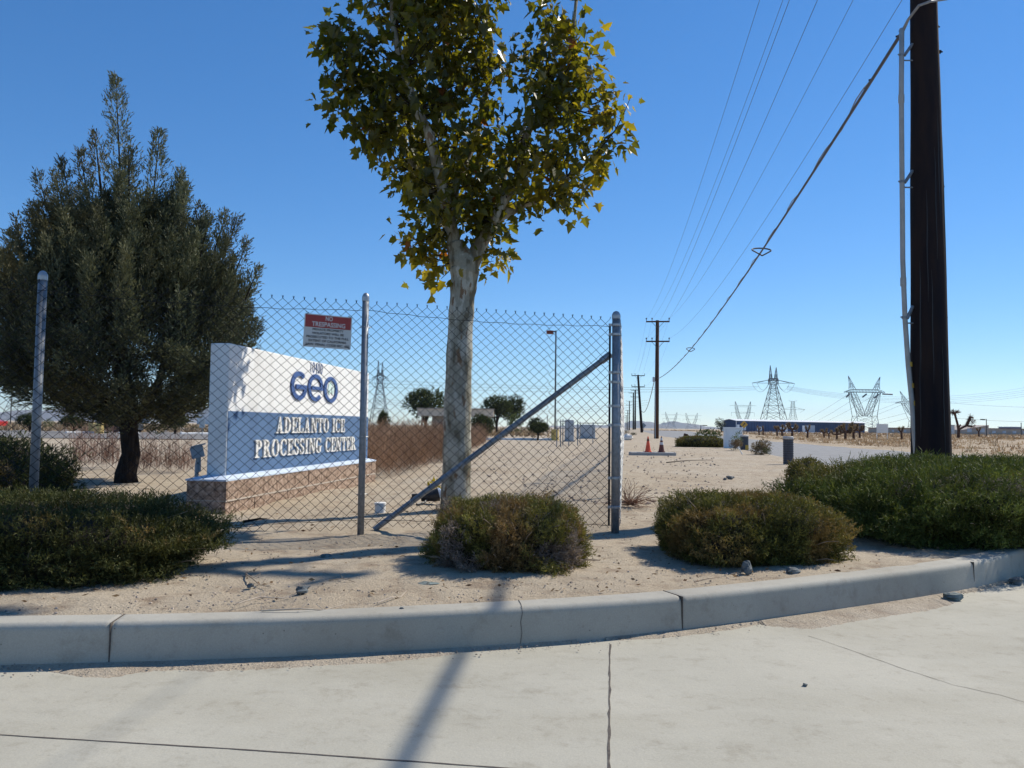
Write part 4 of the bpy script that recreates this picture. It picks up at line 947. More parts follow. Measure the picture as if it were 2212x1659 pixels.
def glyph(mb, prims, x, z, sw_, sh_, dep, O=FO, U=u, Nn=nf):
    for i, p in enumerate(prims):
        d1 = dep + i * .0009
        if p[0] == 'r': pts = [(p[1], p[2]), (p[3], p[2]), (p[3], p[4]), (p[1], p[4])]
        elif p[0] == 'q': pts = p[1]
        else:
            _, cx, cy, ro, so_, ri, si, t0, t1 = p; n = max(4, int((t1 - t0) / 12)); 
            for k in range(n):
                a0_, a1_ = R(t0 + (t1 - t0) * k / n), R(t0 + (t1 - t0) * (k + 1) / n)
                q = [(cx + ro * math.cos(a0_), cy + so_ * math.sin(a0_)), (cx + ro * math.cos(a1_), cy + so_ * math.sin(a1_)), (cx + ri * math.cos(a1_), cy + si * math.sin(a1_)), (cx + ri * math.cos(a0_), cy + si * math.sin(a0_))]
                mb.prism([(x + c * sw_, z + d * sh_) for c, d in q], O, U, up, Nn, 0, d1)
            continue
        mb.prism([(x + a_ * sw_, z + b2 * sh_) for a_, b2 in pts], O, U, up, Nn, 0, d1)
r_ = lambda *a: ('r',) + a
q_ = lambda *a: ('q', list(a))
a_ = lambda *a: ('a',) + a
GL = {
 'I': (.42, [r_(.11, .0, .31, 1), r_(0, 0, .42, .08), r_(0, .92, .42, 1)]),
 'L': (.70, [r_(.10, 0, .30, 1), r_(0, .92, .42, 1), r_(0, 0, .66, .08), r_(.58, .02, .68, .32)]),
 'E': (.68, [r_(.10, 0, .30, 1), r_(0, .92, .64, 1), r_(.28, .47, .48, .55), r_(0, 0, .66, .08), r_(.55, .70, .64, .95), r_(.58, .03, .67, .30), r_(.42, .36, .50, .66)]),
 'T': (.76, [r_(.28, 0, .48, 1), r_(.02, .92, .74, 1), r_(.01, .68, .09, .95), r_(.67, .68, .75, .95), r_(.18, 0, .58, .07)]),
 'A': (.86, [q_((.12, 0), (.21, 0), (.46, 1), (.38, 1)), q_((.50, 0), (.74, 0), (.50, 1), (.36, 1)), r_(.20, .28, .60, .36), r_(0, 0, .32, .07), r_(.44, 0, .86, .07)]),
 'D': (.80, [r_(.10, 0, .30, 1), a_(.28, .5, .50, .5, .28, .43, -90, 90), r_(0, 0, .34, .08), r_(0, .92, .34, 1)]),
 'N': (.86, [r_(.10, 0, .18, 1), r_(.68, .0, .76, 1), q_((.06, 1), (.30, 1), (.76, 0), (.62, 0)), r_(0, .92, .24, 1), r_(0, 0, .30, .07), r_(.56, .93, .86, 1)]),
 'O': (.82, [a_(.41, .5, .41, .51, .20, .44, 0, 360)]),
 'C': (.76, [a_(.41, .5, .41, .51, .20, .44, 48, 312), r_(.62, .66, .70, .98), r_(.62, .06, .69, .30)]),
 'P': (.70, [r_(.10, 0, .30, 1), a_(.28, .73, .40, .27, .20, .20, -90, 90), r_(0, 0, .42, .07), r_(0, .93, .34, 1)]),
 'R': (.84, [r_(.10, 0, .30, 1), a_(.28, .74, .38, .26, .19, .19, -90, 90), r_(0, 0, .40, .07), r_(0, .93, .34, 1), q_((.34, .48), (.52, .50), (.80, 0), (.58, 0)), r_(.56, 0, .88, .07)]),
 'S': (.62, [a_(.31, .74, .27, .27, .11, .19, 20, 270), a_(.31, .26, .29, .27, .11, .19, -160, 90), r_(.50, .68, .57, .96), r_(.02, .04, .09, .32)]),
 'G': (.86, [a_(.41, .5, .41, .51, .20, .44, 48, 318), r_(.52, .06, .72, .44), r_(.44, .40, .82, .47), r_(.62, .66, .70, .98)]),
 ' ': (.38, [])}
def words(name, s, x0, x1, z0, z1, mat, dep):
    tot = sum(GL[c][0] + .09 for c in s) - .09; k = (x1 - x0) / tot; x = x0
    for c in s:
        wd, pr = GL[c]
        if pr: mb = MB(); glyph(mb, pr, x, z0, k, z1 - z0, dep); mb.build('letter', mat, ms)
        x += (wd + .09) * k
AO = WA0   # positions along the wall are measured from its near edge
words('letter', 'ADELANTO ICE', AO + 1.06, AO + 3.24, .745, .925, M['letter'], .016)
words('letter', 'PROCESSING CENTER', AO + .57, AO + 3.71, .495, .680, M['letter'], .016)
# round blue logo letters and the street number
def logo(prims, x, w, name='logo_letter', mat='navy', dep=.014): mb = MB(); glyph(mb, prims, x, 1.125, w, .335, dep); return mb.build(name, M[mat], ms)
logo([a_(.5, .5, .5, .5, .33, .34, 48, 345), r_(.30, .38, .96, .54)], AO + 1.44, .47)
logo([a_(.5, .5, .5, .5, .34, .35, 8, 315), r_(.24, .42, .98, .55)], AO + 1.94, .49)
logo([a_(.5, .5, .5, .5, .33, .36, 0, 360)], AO + 2.46, .49)
logo([q_((.30, .45), (.38, .74), (.52, .78), (.60, .70), (.52, .60), (.56, .42), (.42, .30)), q_((.60, .62), (.70, .72), (.76, .55), (.70, .36), (.62, .30), (.60, .46))], AO + 2.46, .49, 'logo_globe', 'green', .006)
O = C0 + v * WB0 + u * (AO + 2.03) + up * 1.475
text_obj('street_number', '10400', O, u, up, nf, .38, .13, .006, M['navy'], ms, -.02, 1.15)

# ground lights, boxes and clutter -----------------------------------------
def flood():
    b0 = G(428, 1060); bY = 9.0; x = wx(428, bY); root = empty('floodlight', (x, bY, 0), 'grey box floodlight on a short arm left of the sign base', 'floodlight')
    mb = MB(); mb.box((x, bY, .52), (.13, .10, .13), rz=.3, ry=-.25); mb.box((x + .01, bY - .005, .595), (.15, .12, .015), rz=.3, ry=-.25); mb.build('housing', M['boxgrey'], root)
    mb = MB(); mb.tube([(x, bY, -.02), (x, bY, .36), (x + .01, bY, .46)], .022, 8); mb.tube([(x + .035, bY, .30), (x + .03, bY, .46)], .012, 6); mb.build('stand', M['boxgrey'], root)
flood()
def bucket():
    c = G(821, 1108); root = empty('white_pipe_stub', (c.x, c.y, 0), 'short off-white capped pipe stub on the sand left of the brace foot', 'pipe stub')
    mb = MB(); mb.lathe((c.x, c.y, -.02), [(.052, 0), (.052, .10), (.058, .101), (.058, .118), (.050, .122)], 24); mb.build('pipe', M['letter'], root)
    return root
bucket()
def spike_light():
    c = G(915, 1088); x, y = c.x, c.y; root = empty('fallen_ground_light', (x, y, 0), 'broken black ground floodlight lying at the foot of the sycamore', 'floodlight')
    mb = MB(); mb.tube([(x - .03, y, .075), (x + .10, y + .02, .085), (x + .16, y + .03, .10)], [.05, .06, .075], 12); mb.box((x - .08, y, .08), (.10, .05, .05), rz=.2); mb.tube([(x - .14, y, .03), (x - .10, y, .09)], .018, 6); mb.build('housing', M['black'], root)
    mb = MB(); mb.tube([(x + .158, y + .03, .099), (x + .19, y + .036, .115), (x + .20, y + .04, .12)], [.072, .066, .03], 14); mb.build('lens', M['sill'], root)
    mb = MB(); mb.tube([(x + .04, y - .03, .055), (x + .02, y - .10, .02), (x - .05, y - .22, .012)], .012, 6); mb.build('spike', M['black'], root)
    r = np.random.default_rng(4); n = 26; Pt = np.array([x + .14, y - .03, .10]) + r.normal(0, .04, (n, 3)); V, Fl = blades(Pt, r.normal(size=(n, 3)) + [0, 0, .6], np.full(n, .07), np.full(n, .025))
spike_light()
mb = MB(); c = G(935, 1060); r = np.random.default_rng(4); n = 40; Pt = np.array([c.x, c.y, .05]) + r.normal(0, .05, (n, 3)) * [1, 1, .8]; Pt[:, 2] = np.abs(Pt[:, 2]); V, Fl = blades(Pt, r.normal(size=(n, 3)) + [0, 0, .8], np.full(n, .08), np.full(n, .03))
tag(np_mesh('root_shoot', V, Fl, 4, M['leaf'], origin=(c.x, c.y, 0), cols=np.tile([.20, .17, .03], (n * 4, 1))), 'small yellow leafy shoot at the foot of the sycamore', 'shoot')

def rock(label, px, py, z, size, seed, mat='rock', name='rock', flat=.6, group=None):
    c = G(px, py, z); r = np.random.default_rng(seed); me = []
    nu, nv = 10, 6; V = []; Fc = []
    for j in range(nv + 1):
        for i in range(nu):
            th = 2 * math.pi * i / nu; ph = math.pi * j / nv - math.pi / 2; d = np.array([math.cos(th) * math.cos(ph), math.sin(th) * math.cos(ph), math.sin(ph)])
            d = d * (1 + .28 * float(snoise(d[None], .7, seed)[0]) + .12 * float(snoise(d[None], 1.6, seed + 1)[0]) + r.uniform(-.06, .06)); V.append((c.x + d[0] * size, c.y + d[1] * size * .8, z + size * flat * .7 + d[2] * size * flat))
    for j in range(nv):
        for i in range(nu): i2 = (i + 1) % nu; Fc += [j * nu + i, j * nu + i2, (j + 1) * nu + i2, (j + 1) * nu + i]
    return tag(np_mesh(name, V, Fc, 4, M[mat], origin=(c.x, c.y, z)), label, 'rock', group)
rock('dark grey lumpy rock lying on the sand above two twigs', 652, 1281, 0, .036, 1)
rock('flat blue-grey stone on the sand left of the small juniper', 704, 1203, 0, .034, 2, 'greenrock', flat=.35)
rock('pale grey pointed stone under the olive juniper mound', 1614, 1238, 0, .034, 3, flat=1.1)
rock('dark stone in the shade at the right foot of the olive juniper', 1712, 1240, 0, .040, 4)
rock('greenish rock lying on the drive by the kerb joint', 2056, 1296, RZ, .050, 5, 'greenrock')
rock('grey rock at the kerb foot on the far right', 2194, 1262, RZ, .045, 6)
rock('brown clod in the bare ground beyond the corner post', 1578, 1035, 0, .06, 7)
rock('small dark clod beside the brown one beyond the corner post', 1566, 1036, 0, .03, 8)
rock('tiny black pebble alone on the concrete drive', 1738, 1482, RZ, .010, 9, name='pebble')
rock('black chip on the sand just behind the kerb', 540, 1268, 0, .018, 10)
rock('dark chip on the sand behind the kerb, below the small juniper', 868, 1318, 0, .012, 11)
rock('blue-green flat plate half in the shade of the small juniper', 925, 1262, 0, .06, 12, 'greenrock', flat=.12, name='flat_stone')
def twig(label, pxs, rad=.004, mat='twig', z=.012, forks=0, name='twig'):
    pts = [G(x, y, 0) + Vector((0, 0, z + .01 * math.sin(i * 2))) for i, (x, y) in enumerate(pxs)]; mb = MB(); n = len(pts); mb.tube(pts, [rad * (1 - .6 * i / (n - 1)) for i in range(n)], 6)
    for k in range(forks):
        i = (k * 2 + 1) % (n - 1); mb.tube([pts[i], pts[i] + Vector((random.uniform(-.05, .05), random.uniform(-.06, .06), .02))], rad * .4, 4)
    tag(mb.build(name, M[mat], origin=tuple(pts[0])), label, 'twig')
twig('thin bent brown twig left of the dark lumpy rock', [(530, 1243), (545, 1258), (560, 1265), (585, 1272)], .004, forks=3)
twig('long pale twig running up to the dark lumpy rock', [(505, 1312), (560, 1299), (610, 1294), (640, 1288)], .004, 'stick', forks=2)
twig('long pale twig lying close behind the kerb', [(565, 1325), (650, 1325), (700, 1320), (745, 1310)], .004, 'stick', forks=3)
twig('short curved white twig below the small juniper', [(815, 1308), (845, 1300), (865, 1292), (878, 1280)], .004, 'stick')
twig('thin dark twig right of the dark lumpy rock', [(710, 1258), (740, 1258), (780, 1263)], .003, 'twig', forks=2)
twig('small tan twig on the sand in front of the olive juniper', [(1500, 1262), (1530, 1258), (1560, 1248)], .004, 'twig')
twig('flat board chip lying by the base of the sign', [(525, 1130), (560, 1126), (577, 1122)], .012, 'darkbark', name='wood_chip')
twig('dead branch lying on the bare ground beyond the corner post', [(1440, 1000), (1490, 996), (1540, 994)], .012, 'darkbark', name='dead_branch')

# ================================================================== POLES AND WIRES
Y1 = 9.3; X1 = wx(2010, Y1)
p1 = empty('utility_pole', (X1, Y1, 0), 'thick near-black wooden utility pole rising out of the big hedge', 'utility pole', 'wooden utility poles along the road')
mb = MB(); zz = np.linspace(-.2, 11.5, 40); mb.tube([(X1 + .003 * math.sin(z * 3), Y1, z) for z in zz], [.222 - .0125 * z if z < 6 else .147 - .005 * (z - 6) for z in zz], 28); shaft = mb.build('shaft', M['darkpaint'], p1, smooth=True)
mb = MB()
for i in range(9):
    a = random.uniform(math.pi * 1.1, math.pi * 1.9); z0 = random.uniform(.5, 4.5); pts = []
    for k in range(7): z = z0 + k * .22; rr_ = .222 - .0125 * z + .0005; aa = a + .02 * math.sin(k * 1.7); pts.append((X1 + math.cos(aa) * rr_, Y1 + math.sin(aa) * rr_, z))
    mb.tube(pts, [.001, .004, .005, .006, .005, .004, .001], 4)
mb.build('wood_split', M['signblack'], shaft)
def crossarms(root, x, Y, zs, half, th=.055, a=0.14, mat='polewood', ins=True, offs=(-1, -.5, 1)):
    for z in zs:
        ca, sa = math.cos(-a), math.sin(-a)
        mb = MB(); mb.box((x, Y - .15, z), (half * 2, th * 1.6, th * 2), rz=-a); arm = mb.build('crossarm', M[mat], root)
        if ins:
            for o in offs:
                q = (x + o * half * .97 * ca, Y - .15 + o * half * sa, z + th); mb = MB(); mb.lathe(q, [(.02, 0), (.02, .12), (.055, .14), (.06, .2), (.04, .25)], 8); mb.build('insulator', M['black'], arm)
        mb = MB(); mb.tube([(x - half * .5, Y - .15, z - th), (x, Y - .12, z - .55)], .018, 5); mb.build('arm_brace', M['steel'], arm); mb = MB(); mb.tube([(x + half * .5, Y - .15, z - th), (x, Y - .12, z - .55)], .018, 5); mb.build('arm_brace', M['steel'], arm)
crossarms(p1, X1, Y1, (9.3, 7.75), .93)
for (px, py) in ((2030, 58), (2036, 112), (2040, 403), (2047, 686)):
    q = P(px - 2, py, Y1); mb = MB(); mb.tube([(X1 + .1, Y1, q.z), (q.x + .01, Y1, q.z)], .010, 6); mb.tube([(q.x - .025, Y1, q.z), (q.x - .012, Y1, q.z)], .024, 6); mb.build('bolt', M['wire'], p1)
cond = MB(); cp_ = [(1948, 62), (1947, 200), (1948, 330), (1949, 430), (1950, 560), (1955, 690), (1962, 790), (1970, 870), (1979, 985), (1984, 1080)]
cpt = [P(x, y, Y1 - .02) for x, y in cp_]; cond.tube(cpt, .0285, 12); co_ = cond.build('conduit', M['pvc'], p1, smooth=True)
for (x0, y0, x1, y1) in ((1947, 205, 1947, 222), (1951, 600, 1951.5, 618)): mb = MB(); mb.tube([P(x0, y0, Y1 - .02), P(x1, y1, Y1 - .02)], .034, 12); mb.build('coupling', M['pvc'], co_)
for (x, y) in ((1964.5, 787), (1968.5, 833), (1972.5, 871)):
    a2 = P(x, y - 5, Y1 - .02); b2 = P(x + .6, y + 5, Y1 - .02); mb = MB(); mb.tube([a2, b2], .0295, 12); mb.build('yellow_band', M['yellow'], co_)
for (xc, py) in ((1948, 118), (1949, 392), (1954, 685)):
    mb = MB(); q = P(xc, py, Y1 - .02); xe = X1 - (.222 - .0125 * q.z)
    mb.tube([(q.x - .045, Y1 - .02, q.z), (q.x + .03, Y1 - .02, q.z)], .010, 6); mb.tube([(q.x, Y1 - .02, q.z - .07), (xe + .02, Y1 - .02, q.z - .07)], .009, 6)
    mb.tube([(q.x + .02, Y1 - .04, q.z - .02), (xe + .0, Y1 - .02, q.z + .13)], .020, 6); mb.lathe((q.x, Y1 - .02, q.z - .02), [(.032, 0), (.032, .03)], 12); mb.build('bracket', M['galv'], p1)
# telecom bundle with storage loops
Y2 = 64.0; X2 = wx(1419, Y2)
def bundle_pt(t):
    Z = Y1 + (Y2 - Y1) * t; x = X1 - .26 + (X2 - X1 + .3) * t; z = 5.62 + (4.80 - 5.62) * t - 3.5 * t * (1 - t) * (1 - .15 * t) * .98; return Vector((x, Z, z))
bd = empty('telecom_cable', bundle_pt(0), 'thick lashed telephone cable with two loops running down to the second pole', 'cable')
mb = MB(); ts = np.linspace(0, 1, 90) ** 1.5; mb.tube([bundle_pt(t) for t in ts], [.021 - .004 * min(1, t * 3) for t in ts], 8); mb.build('strand', M['cable'], bd)
mb = MB(); mb.tube([bundle_pt(t) + Vector((.03 * math.sin(t * 160), 0, .022 + .012 * math.sin(t * 240))) for t in ts], .009, 5); mb.build('wire', M['cablegrey'], bd)
def ring(px, Y, w):
    t = (Y - Y1) / (Y2 - Y1); c = bundle_pt(t); pts = []
    for k in range(15): a = R(-25 + 230 * k / 14); pts.append(c + Vector((w * math.cos(a), w * .55 * math.sin(a), w * .12 + w * .34 * math.sin(a))))
    vx = c + Vector((-.03, -w * .7, -w * .62)); pts = [vx] + pts[::-1] + [vx]; mb = MB(); mb.tube(pts, .017, 6); mb.build('storage_loop', M['black'], bd)
ring(1665, 18.5, .22); ring(1497, 36, .19)
mb = MB(); q = P(1962, 42, Y1 - .1); mb.tube([bundle_pt(0), q, P(1985, 12, Y1 - .26), P(2010, 3, Y1 - .26), P(2045, -2, Y1 - .1), Vector((X1 + .1, Y1 - 2, 5.9)), Vector((X1 - .6, 2, 5.6)), Vector((X1 - 4, -26, 5.3))], [.020, .016, .016, .016, .016, .026, .030, .03], 8); mb.build('tail', M['cablegrey'], bd)
for tq in (.001, .003, .022, .026):
    q = bundle_pt(tq) + Vector((0, -.02, .02)); mb = MB(); mb.tube([q - Vector((.03, 0, .0)), q + Vector((.03, 0, .02))], .012, 6); mb.build('clamp', M['wire'], bd)

def pole(label, px, Y, top_py, r0=.17, lean=0, arms=True, second=True, mat='polewood', half=.93, gap=1.6, xt=None):
    x = wx(px, Y); zt = P(px, top_py, Y).z; root = empty('utility_pole', (x, Y, -.05), label, 'utility pole', 'wooden utility poles along the road')
    mb = MB(); mb.tube([(x, Y, -.2), (x + lean, Y, zt)], [r0, r0 * .72], 12); mb.build('shaft', M[mat], root, smooth=True)
    if arms: crossarms(root, x + lean, Y, (zt - .12,) + ((zt - .12 - gap,) if second else ()), half, mat=mat)
    return x, zt
x2, z2 = pole('brown wooden utility pole with two crossarms beside the traffic cones', 1418, Y2, 692, .19, lean=.06)
Y3 = 115.0; x3, z3 = pole('slightly leaning dark pole, next beyond the brown two-armed pole', 1387, Y3, 810, .20, lean=-.62, mat='darkpaint')
pole('thin dark pole close left of the leaning pole', 1372, 190, 842, .22, mat='darkpaint', half=1.1)
pole('dark pole with a low crossarm, third beyond the brown pole', 1368, 215, 848, .22, mat='darkpaint', half=1.3, second=False)
pole('distant pole with stacked crossarms in the pole row', 1359.5, 330, 866, .24, mat='darkpaint', half=1.4)
pole('far short pole near the vanishing end of the row', 1356, 430, 886, .26, mat='darkpaint', half=1.5)
pole('farthest faint pole of the row above the roadside fence', 1352.5, 560, 897, .28, mat='darkpaint', half=1.5)
offs = (-.90, -.45, .90); k = 0
names = ['high left wire', 'high inner wire', 'high right wire', 'low left wire', 'low inner wire', 'low right wire']
desc = ['leftmost power wire from the top crossarm, leaving through the top of the frame', 'second power wire from the left, off the top crossarm', 'power wire from the right tip of the top crossarm', 'power wire from the left tip of the lower crossarm', 'power wire from the inner insulator of the lower crossarm', 'rightmost power wire, from the right tip of the lower crossarm']
for (za, zb) in ((9.55, z2 + .12), (8.0, z2 - 1.48)):
    for o in offs:
        A = Vector((X1 + o, Y1 - .15, za)); B = Vector((x2 + .06 + o, Y2 - .15, zb)); A0 = Vector((X1 + o - 5.6, Y1 - 45, za - .2)); pts = []
        for t in np.linspace(0, 1, 16): q = A0.lerp(A, t); q.z -= 3.2 * t * (1 - t); pts.append(q)
        for t in np.linspace(0.03, 1, 50): q = A.lerp(B, t); q.z -= 4.2 * t * (1 - t); pts.append(q)
        x3o = x3 - .62 + o; C = Vector((x3o, Y3 - .15, (z3 if za > 9 else z3 - 1.6)))
        for t in np.linspace(.04, 1, 24): q = B.lerp(C, t); q.z -= 4.0 * t * (1 - t); pts.append(q)
        mb = MB(); mb.tube(pts, .0047, 5); tag(mb.build('power_wire', M['cable'], origin=tuple(pts[0])), desc[k], 'wire', 'power wires strung between the roadside poles'); k += 1
mb = MB(); pts = []
for t in np.linspace(0, 1, 30): q = Vector((x2 - .2, Y2, 4.6)).lerp(Vector((x3 - .2, Y3, 3.6)), t); q.z -= 5.2 * t * (1 - t); pts.append(q)
mb.tube(pts, .03, 5); tag(mb.build('telecom_cable', M['cable'], origin=tuple(pts[0])), 'sagging telephone cable from the brown pole to the leaning pole', 'cable')
mb = MB(); mb.box((x2 - .25, Y2 - .1, 4.75), (.16, .14, .38)); mb.tube([(x2 - .12, Y2 - .16, 0), (x2 - .12, Y2 - .16, 4.6)], .03, 6); tag(mb.build('service_box', M['boxgrey'], origin=(x2 - .25, Y2, 4.75)), 'small grey service box with riser on the brown utility pole', 'service box')

# ================================================================== TRANSMISSION TOWERS
def beam(mb, a, b, r_): mb.tube([a, b], r_, 4, cap=False)
def column(mb, lv, r_, br=.6, T=lambda x, y, z: Vector((x, y, z))):
    """lv: list of (z, cx, hx, cy, hy)"""
    def cor(l): z, cx, hx, cy, hy = l; return [T(cx + sx * hx, cy + sy * hy, z) for sx, sy in ((-1, -1), (1, -1), (1, 1), (-1, 1))]
    for l0, l1 in zip(lv[:-1], lv[1:]):
        a, b = cor(l0), cor(l1)
        for k in range(4):
            j = (k + 1) % 4; beam(mb, a[k], b[k], r_); beam(mb, a[k], b[j], r_ * br); beam(mb, a[j], b[k], r_ * br); beam(mb, b[k], b[j], r_ * br)
def tower(label, px, base_py, top_py, Y, kind, wpx=None, rot=0, r_=None, armpx=None):
    x = wx(px, Y); H = P(px, top_py, Y).z; root = empty('transmission_tower', (x, Y, 0), label, 'transmission tower', 'steel transmission towers'); s = Y / F
    r_ = r_ or H * .0048; ca, sa = math.cos(rot), math.sin(rot)
    T = lambda a, b, z: Vector((x + a * ca - b * sa, Y + a * sa + b * ca, z))
    mb = MB(); am = MB(); w = (wpx or 50) * s / 2
    if kind == 'A':     # tapered body, waist box, twin peaks
        hz = [0, .14, .27, .38, .48, .57, .64, .70]; lv = []
        for h in hz: hw = w * (1 - h / .70) + w * .20 * (h / .70); lv.append((H * h, 0, hw, 0, hw))
        column(mb, lv, r_, .55, T); column(am, [(H * .70, 0, w * .30, 0, w * .22), (H * .76, 0, w * .33, 0, w * .24), (H * .79, 0, w * .30, 0, w * .22)], r_ * 1.1, .8, T)
        for sg_ in (-1, 1): column(mb, [(H * .77, sg_ * w * .20, w * .10, 0, w * .12), (H * .86, sg_ * w * .22, w * .07, 0, w * .08), (H * (.99 if sg_ < 0 else .96), sg_ * w * .24, .05, 0, .05)], r_ * .8, .6, T)
        aw = (armpx or 90) * s / 2
        for sg_ in (-1, 1):
            for f in (1, .72): beam(am, T(sg_ * w * .3, 0, H * .77), T(sg_ * aw * f, 0, H * (.72 if f == 1 else .73)), r_); beam(am, T(sg_ * w * .3, 0, H * .72), T(sg_ * aw * f, 0, H * .72), r_ * .7)
        jl = None
        for sg_ in (-1, 1):
            for (a0, a1) in ((aw, w * .35), (aw * .75, w * .4)):
                pts = [T(sg_ * (a0 + (a1 - a0) * t), 0, H * .715 - math.sin(t * math.pi) ** .8 * H * (.13 if a0 == aw else .10)) for t in np.linspace(0, 1, 14)]; jl = MB(); jl.tube(pts, r_ * .45, 4, cap=False); jl.build('jumper_loop', M['steel'], root)
    elif kind == 'V':   # base, waist, V window, beam and horned peaks
        aw = (armpx or 80) * s / 2; wv = aw * .62
        column(mb, [(0, 0, w, 0, w * .7), (H * .14, 0, w * .92, 0, w * .62), (H * .28, 0, w * .86, 0, w * .5)], r_, .5, T)
        for sg_ in (-1, 1):
            column(mb, [(H * .28, sg_ * w * .2, w * .16, 0, w * .3), (H * .40, sg_ * (w * .2 + (wv - w * .2) * .28), w * .22, 0, w * .28), (H * .54, sg_ * (w * .2 + (wv - w * .2) * .64), w * .26, 0, w * .26), (H * .70, sg_ * wv, w * .22, 0, w * .25)], r_ * .9, .45, T)
            for sy in (-1, 1): beam(mb, T(sg_ * w * .86, sy * w * .5, H * .28), T(sg_ * (wv + w * .25), sy * w * .25, H * .70), r_)
            column(mb, [(H * .76, sg_ * wv, w * .20, 0, w * .22), (H * .87, sg_ * wv * 1.12, w * .10, 0, w * .12), (H * (.995 if sg_ < 0 else .985), sg_ * wv * 1.32, .05, 0, .05)], r_ * .8, .5, T)
        # beam
        n = 12
        for k in range(n):
            x0, x1 = -aw + 2 * aw * k / n, -aw + 2 * aw * (k + 1) / n
            def zt(xx): return H * (.755 if abs(xx) < wv * 1.1 else .755 - .045 * (abs(xx) - wv * 1.1) / (aw - wv * 1.1 + .01))
            for sy in (-1, 1):
                beam(am, T(x0, sy * w * .22, H * .705), T(x1, sy * w * .22, H * .705), r_); beam(am, T(x0, sy * w * .22, zt(x0)), T(x1, sy * w * .22, zt(x1)), r_); beam(am, T(x0, sy * w * .22, H * .705), T(x1, sy * w * .22, zt(x1)), r_ * .6); beam(am, T(x1, sy * w * .22, H * .705), T(x1, sy * w * .22, zt(x1)), r_ * .5)
    elif kind == 'B':   # splayed two-arm tower with double beam
        aw = (armpx or 54) * s / 2; wv = aw * .52
        column(mb, [(0, 0, w, 0, w), (H * .14, 0, w * .75, 0, w * .7), (H * .30, 0, w * .55, 0, w * .5)], r_, .5, T)
        for sg_ in (-1, 1):
            column(mb, [(H * .30, sg_ * w * .35, w * .2, 0, w * .3), (H * .55, sg_ * (w * .35 + wv) * .55, w * .18, 0, w * .25), (H * .80, sg_ * wv * .95, w * .15, 0, w * .2), (H * .995, sg_ * wv * 1.10, .08, 0, .08)], r_, .5, T)
        for sy in (-1, 1):
            for zz_ in (.62, .86):
                beam(am, T(-aw * (1 if zz_ > .7 else .85), 0, H * (zz_ - .01)), T(0, sy * w * .2, H * zz_), r_); beam(am, T(aw * (1 if zz_ > .7 else .85), 0, H * (zz_ - .01)), T(0, sy * w * .2, H * zz_), r_)
                beam(am, T(-wv, sy * w * .2, H * (zz_ - .05)), T(wv, sy * w * .2, H * (zz_ - .05)), r_ * .7)
        for sg_ in (-1, 1): beam(am, T(sg_ * aw * .85, 0, H * .61), T(sg_ * aw * .85, 0, H * .48), r_ * .7)
    else:               # single mast with one wide crossarm
        aw = (armpx or 54) * s / 2
        column(mb, [(0, 0, w, 0, w), (H * .25, 0, w * .7, 0, w * .7), (H * .5, 0, w * .45, 0, w * .45), (H * .72, 0, w * .3, 0, w * .3), (H * .97, 0, w * .22, 0, w * .22)], r_, .5, T)
        for sg_ in (-1, 1):
            beam(am, T(0, 0, H * .78), T(sg_ * aw, 0, H * .70), r_); beam(am, T(0, 0, H * .70), T(sg_ * aw, 0, H * .695), r_); beam(am, T(0, 0, H * .97), T(sg_ * aw * .35, 0, H * .99), r_)
            beam(am, T(sg_ * aw, 0, H * .70), T(sg_ * aw * .6, 0, H * .60), r_ * .6)
    mb.build('lattice_body', M['steel'], root); am.build('crossarm', M['steel'], root)
    return T, H, w
TA = tower('tall twin-peaked lattice tower behind the blue building', 1671, 925, 788, 560, 'A', 54, armpx=92)
TB2 = tower('wide V-shaped horned lattice tower by the right end of the blue building', 1868, 925, 812, 560, 'V', 50, armpx=84)
tower('splayed two-armed tower behind the left end of the blue building', 1605, 925, 867, 800, 'B', 30, armpx=58)
tower('slim single-mast tower with one wide crossarm behind the blue building', 1713, 925, 865, 900, 'S', 24, armpx=52)
tower('far splayed tower just right of the brown utility pole', 1450, 925, 890, 1100, 'B', 20, armpx=44)
tower('far splayed tower, second right of the brown utility pole', 1494, 925, 892, 1150, 'B', 24, armpx=44)
tower('tiny single-mast tower beside the brown utility pole', 1434, 928, 909, 1500, 'S', 12, armpx=20)
tower('tiny single-mast tower behind the conical pine', 1560, 928, 903, 1500, 'S', 14, armpx=26)
tower('lattice tower half hidden by the conduit of the dark pole', 1986, 925, 845, 700, 'V', 40, armpx=100)
tower('twin-peaked lattice tower between the sign and the sycamore trunk', 819, 918, 777, 430, 'A', 40, armpx=36)
tower('lattice tower beyond the left fence post', 45, 905, 790, 420, 'A', 60, armpx=60)
def span(label, a, b, sag, rad=.075, group='high-voltage lines of the far towers', n=24):
    a = Vector(a); b = Vector(b); pts = []
    for t in np.linspace(0, 1, n): q = a.lerp(b, t); q.z -= 4 * sag * t * (1 - t); pts.append(q)
    mb = MB(); mb.tube(pts, rad, 4); tag(mb.build('high_voltage_line', M['cable'], origin=tuple(pts[0])), label, 'power line', group)
for i, (ya, yb_) in enumerate(((835, 857), (838, 861), (842, 866))):
    span('one of the three high-voltage lines arriving at the twin-peaked tower from the left', P(1640 - i * 4, ya, 560), P(640, yb_ - 46 + i * 4, 430), 3, .085, 'three lines left of the twin-peaked tower')
for i, (ya, yb_) in enumerate(((834, 828), (838, 834), (842, 838), (846, 843), (850, 848))):
    span('one of the high-voltage lines leaving the twin-peaked tower to the right edge', P(1700, ya - i * 2, 560), P(2290, yb_ - 6, 600), 10, .07, 'lines right of the twin-peaked tower')
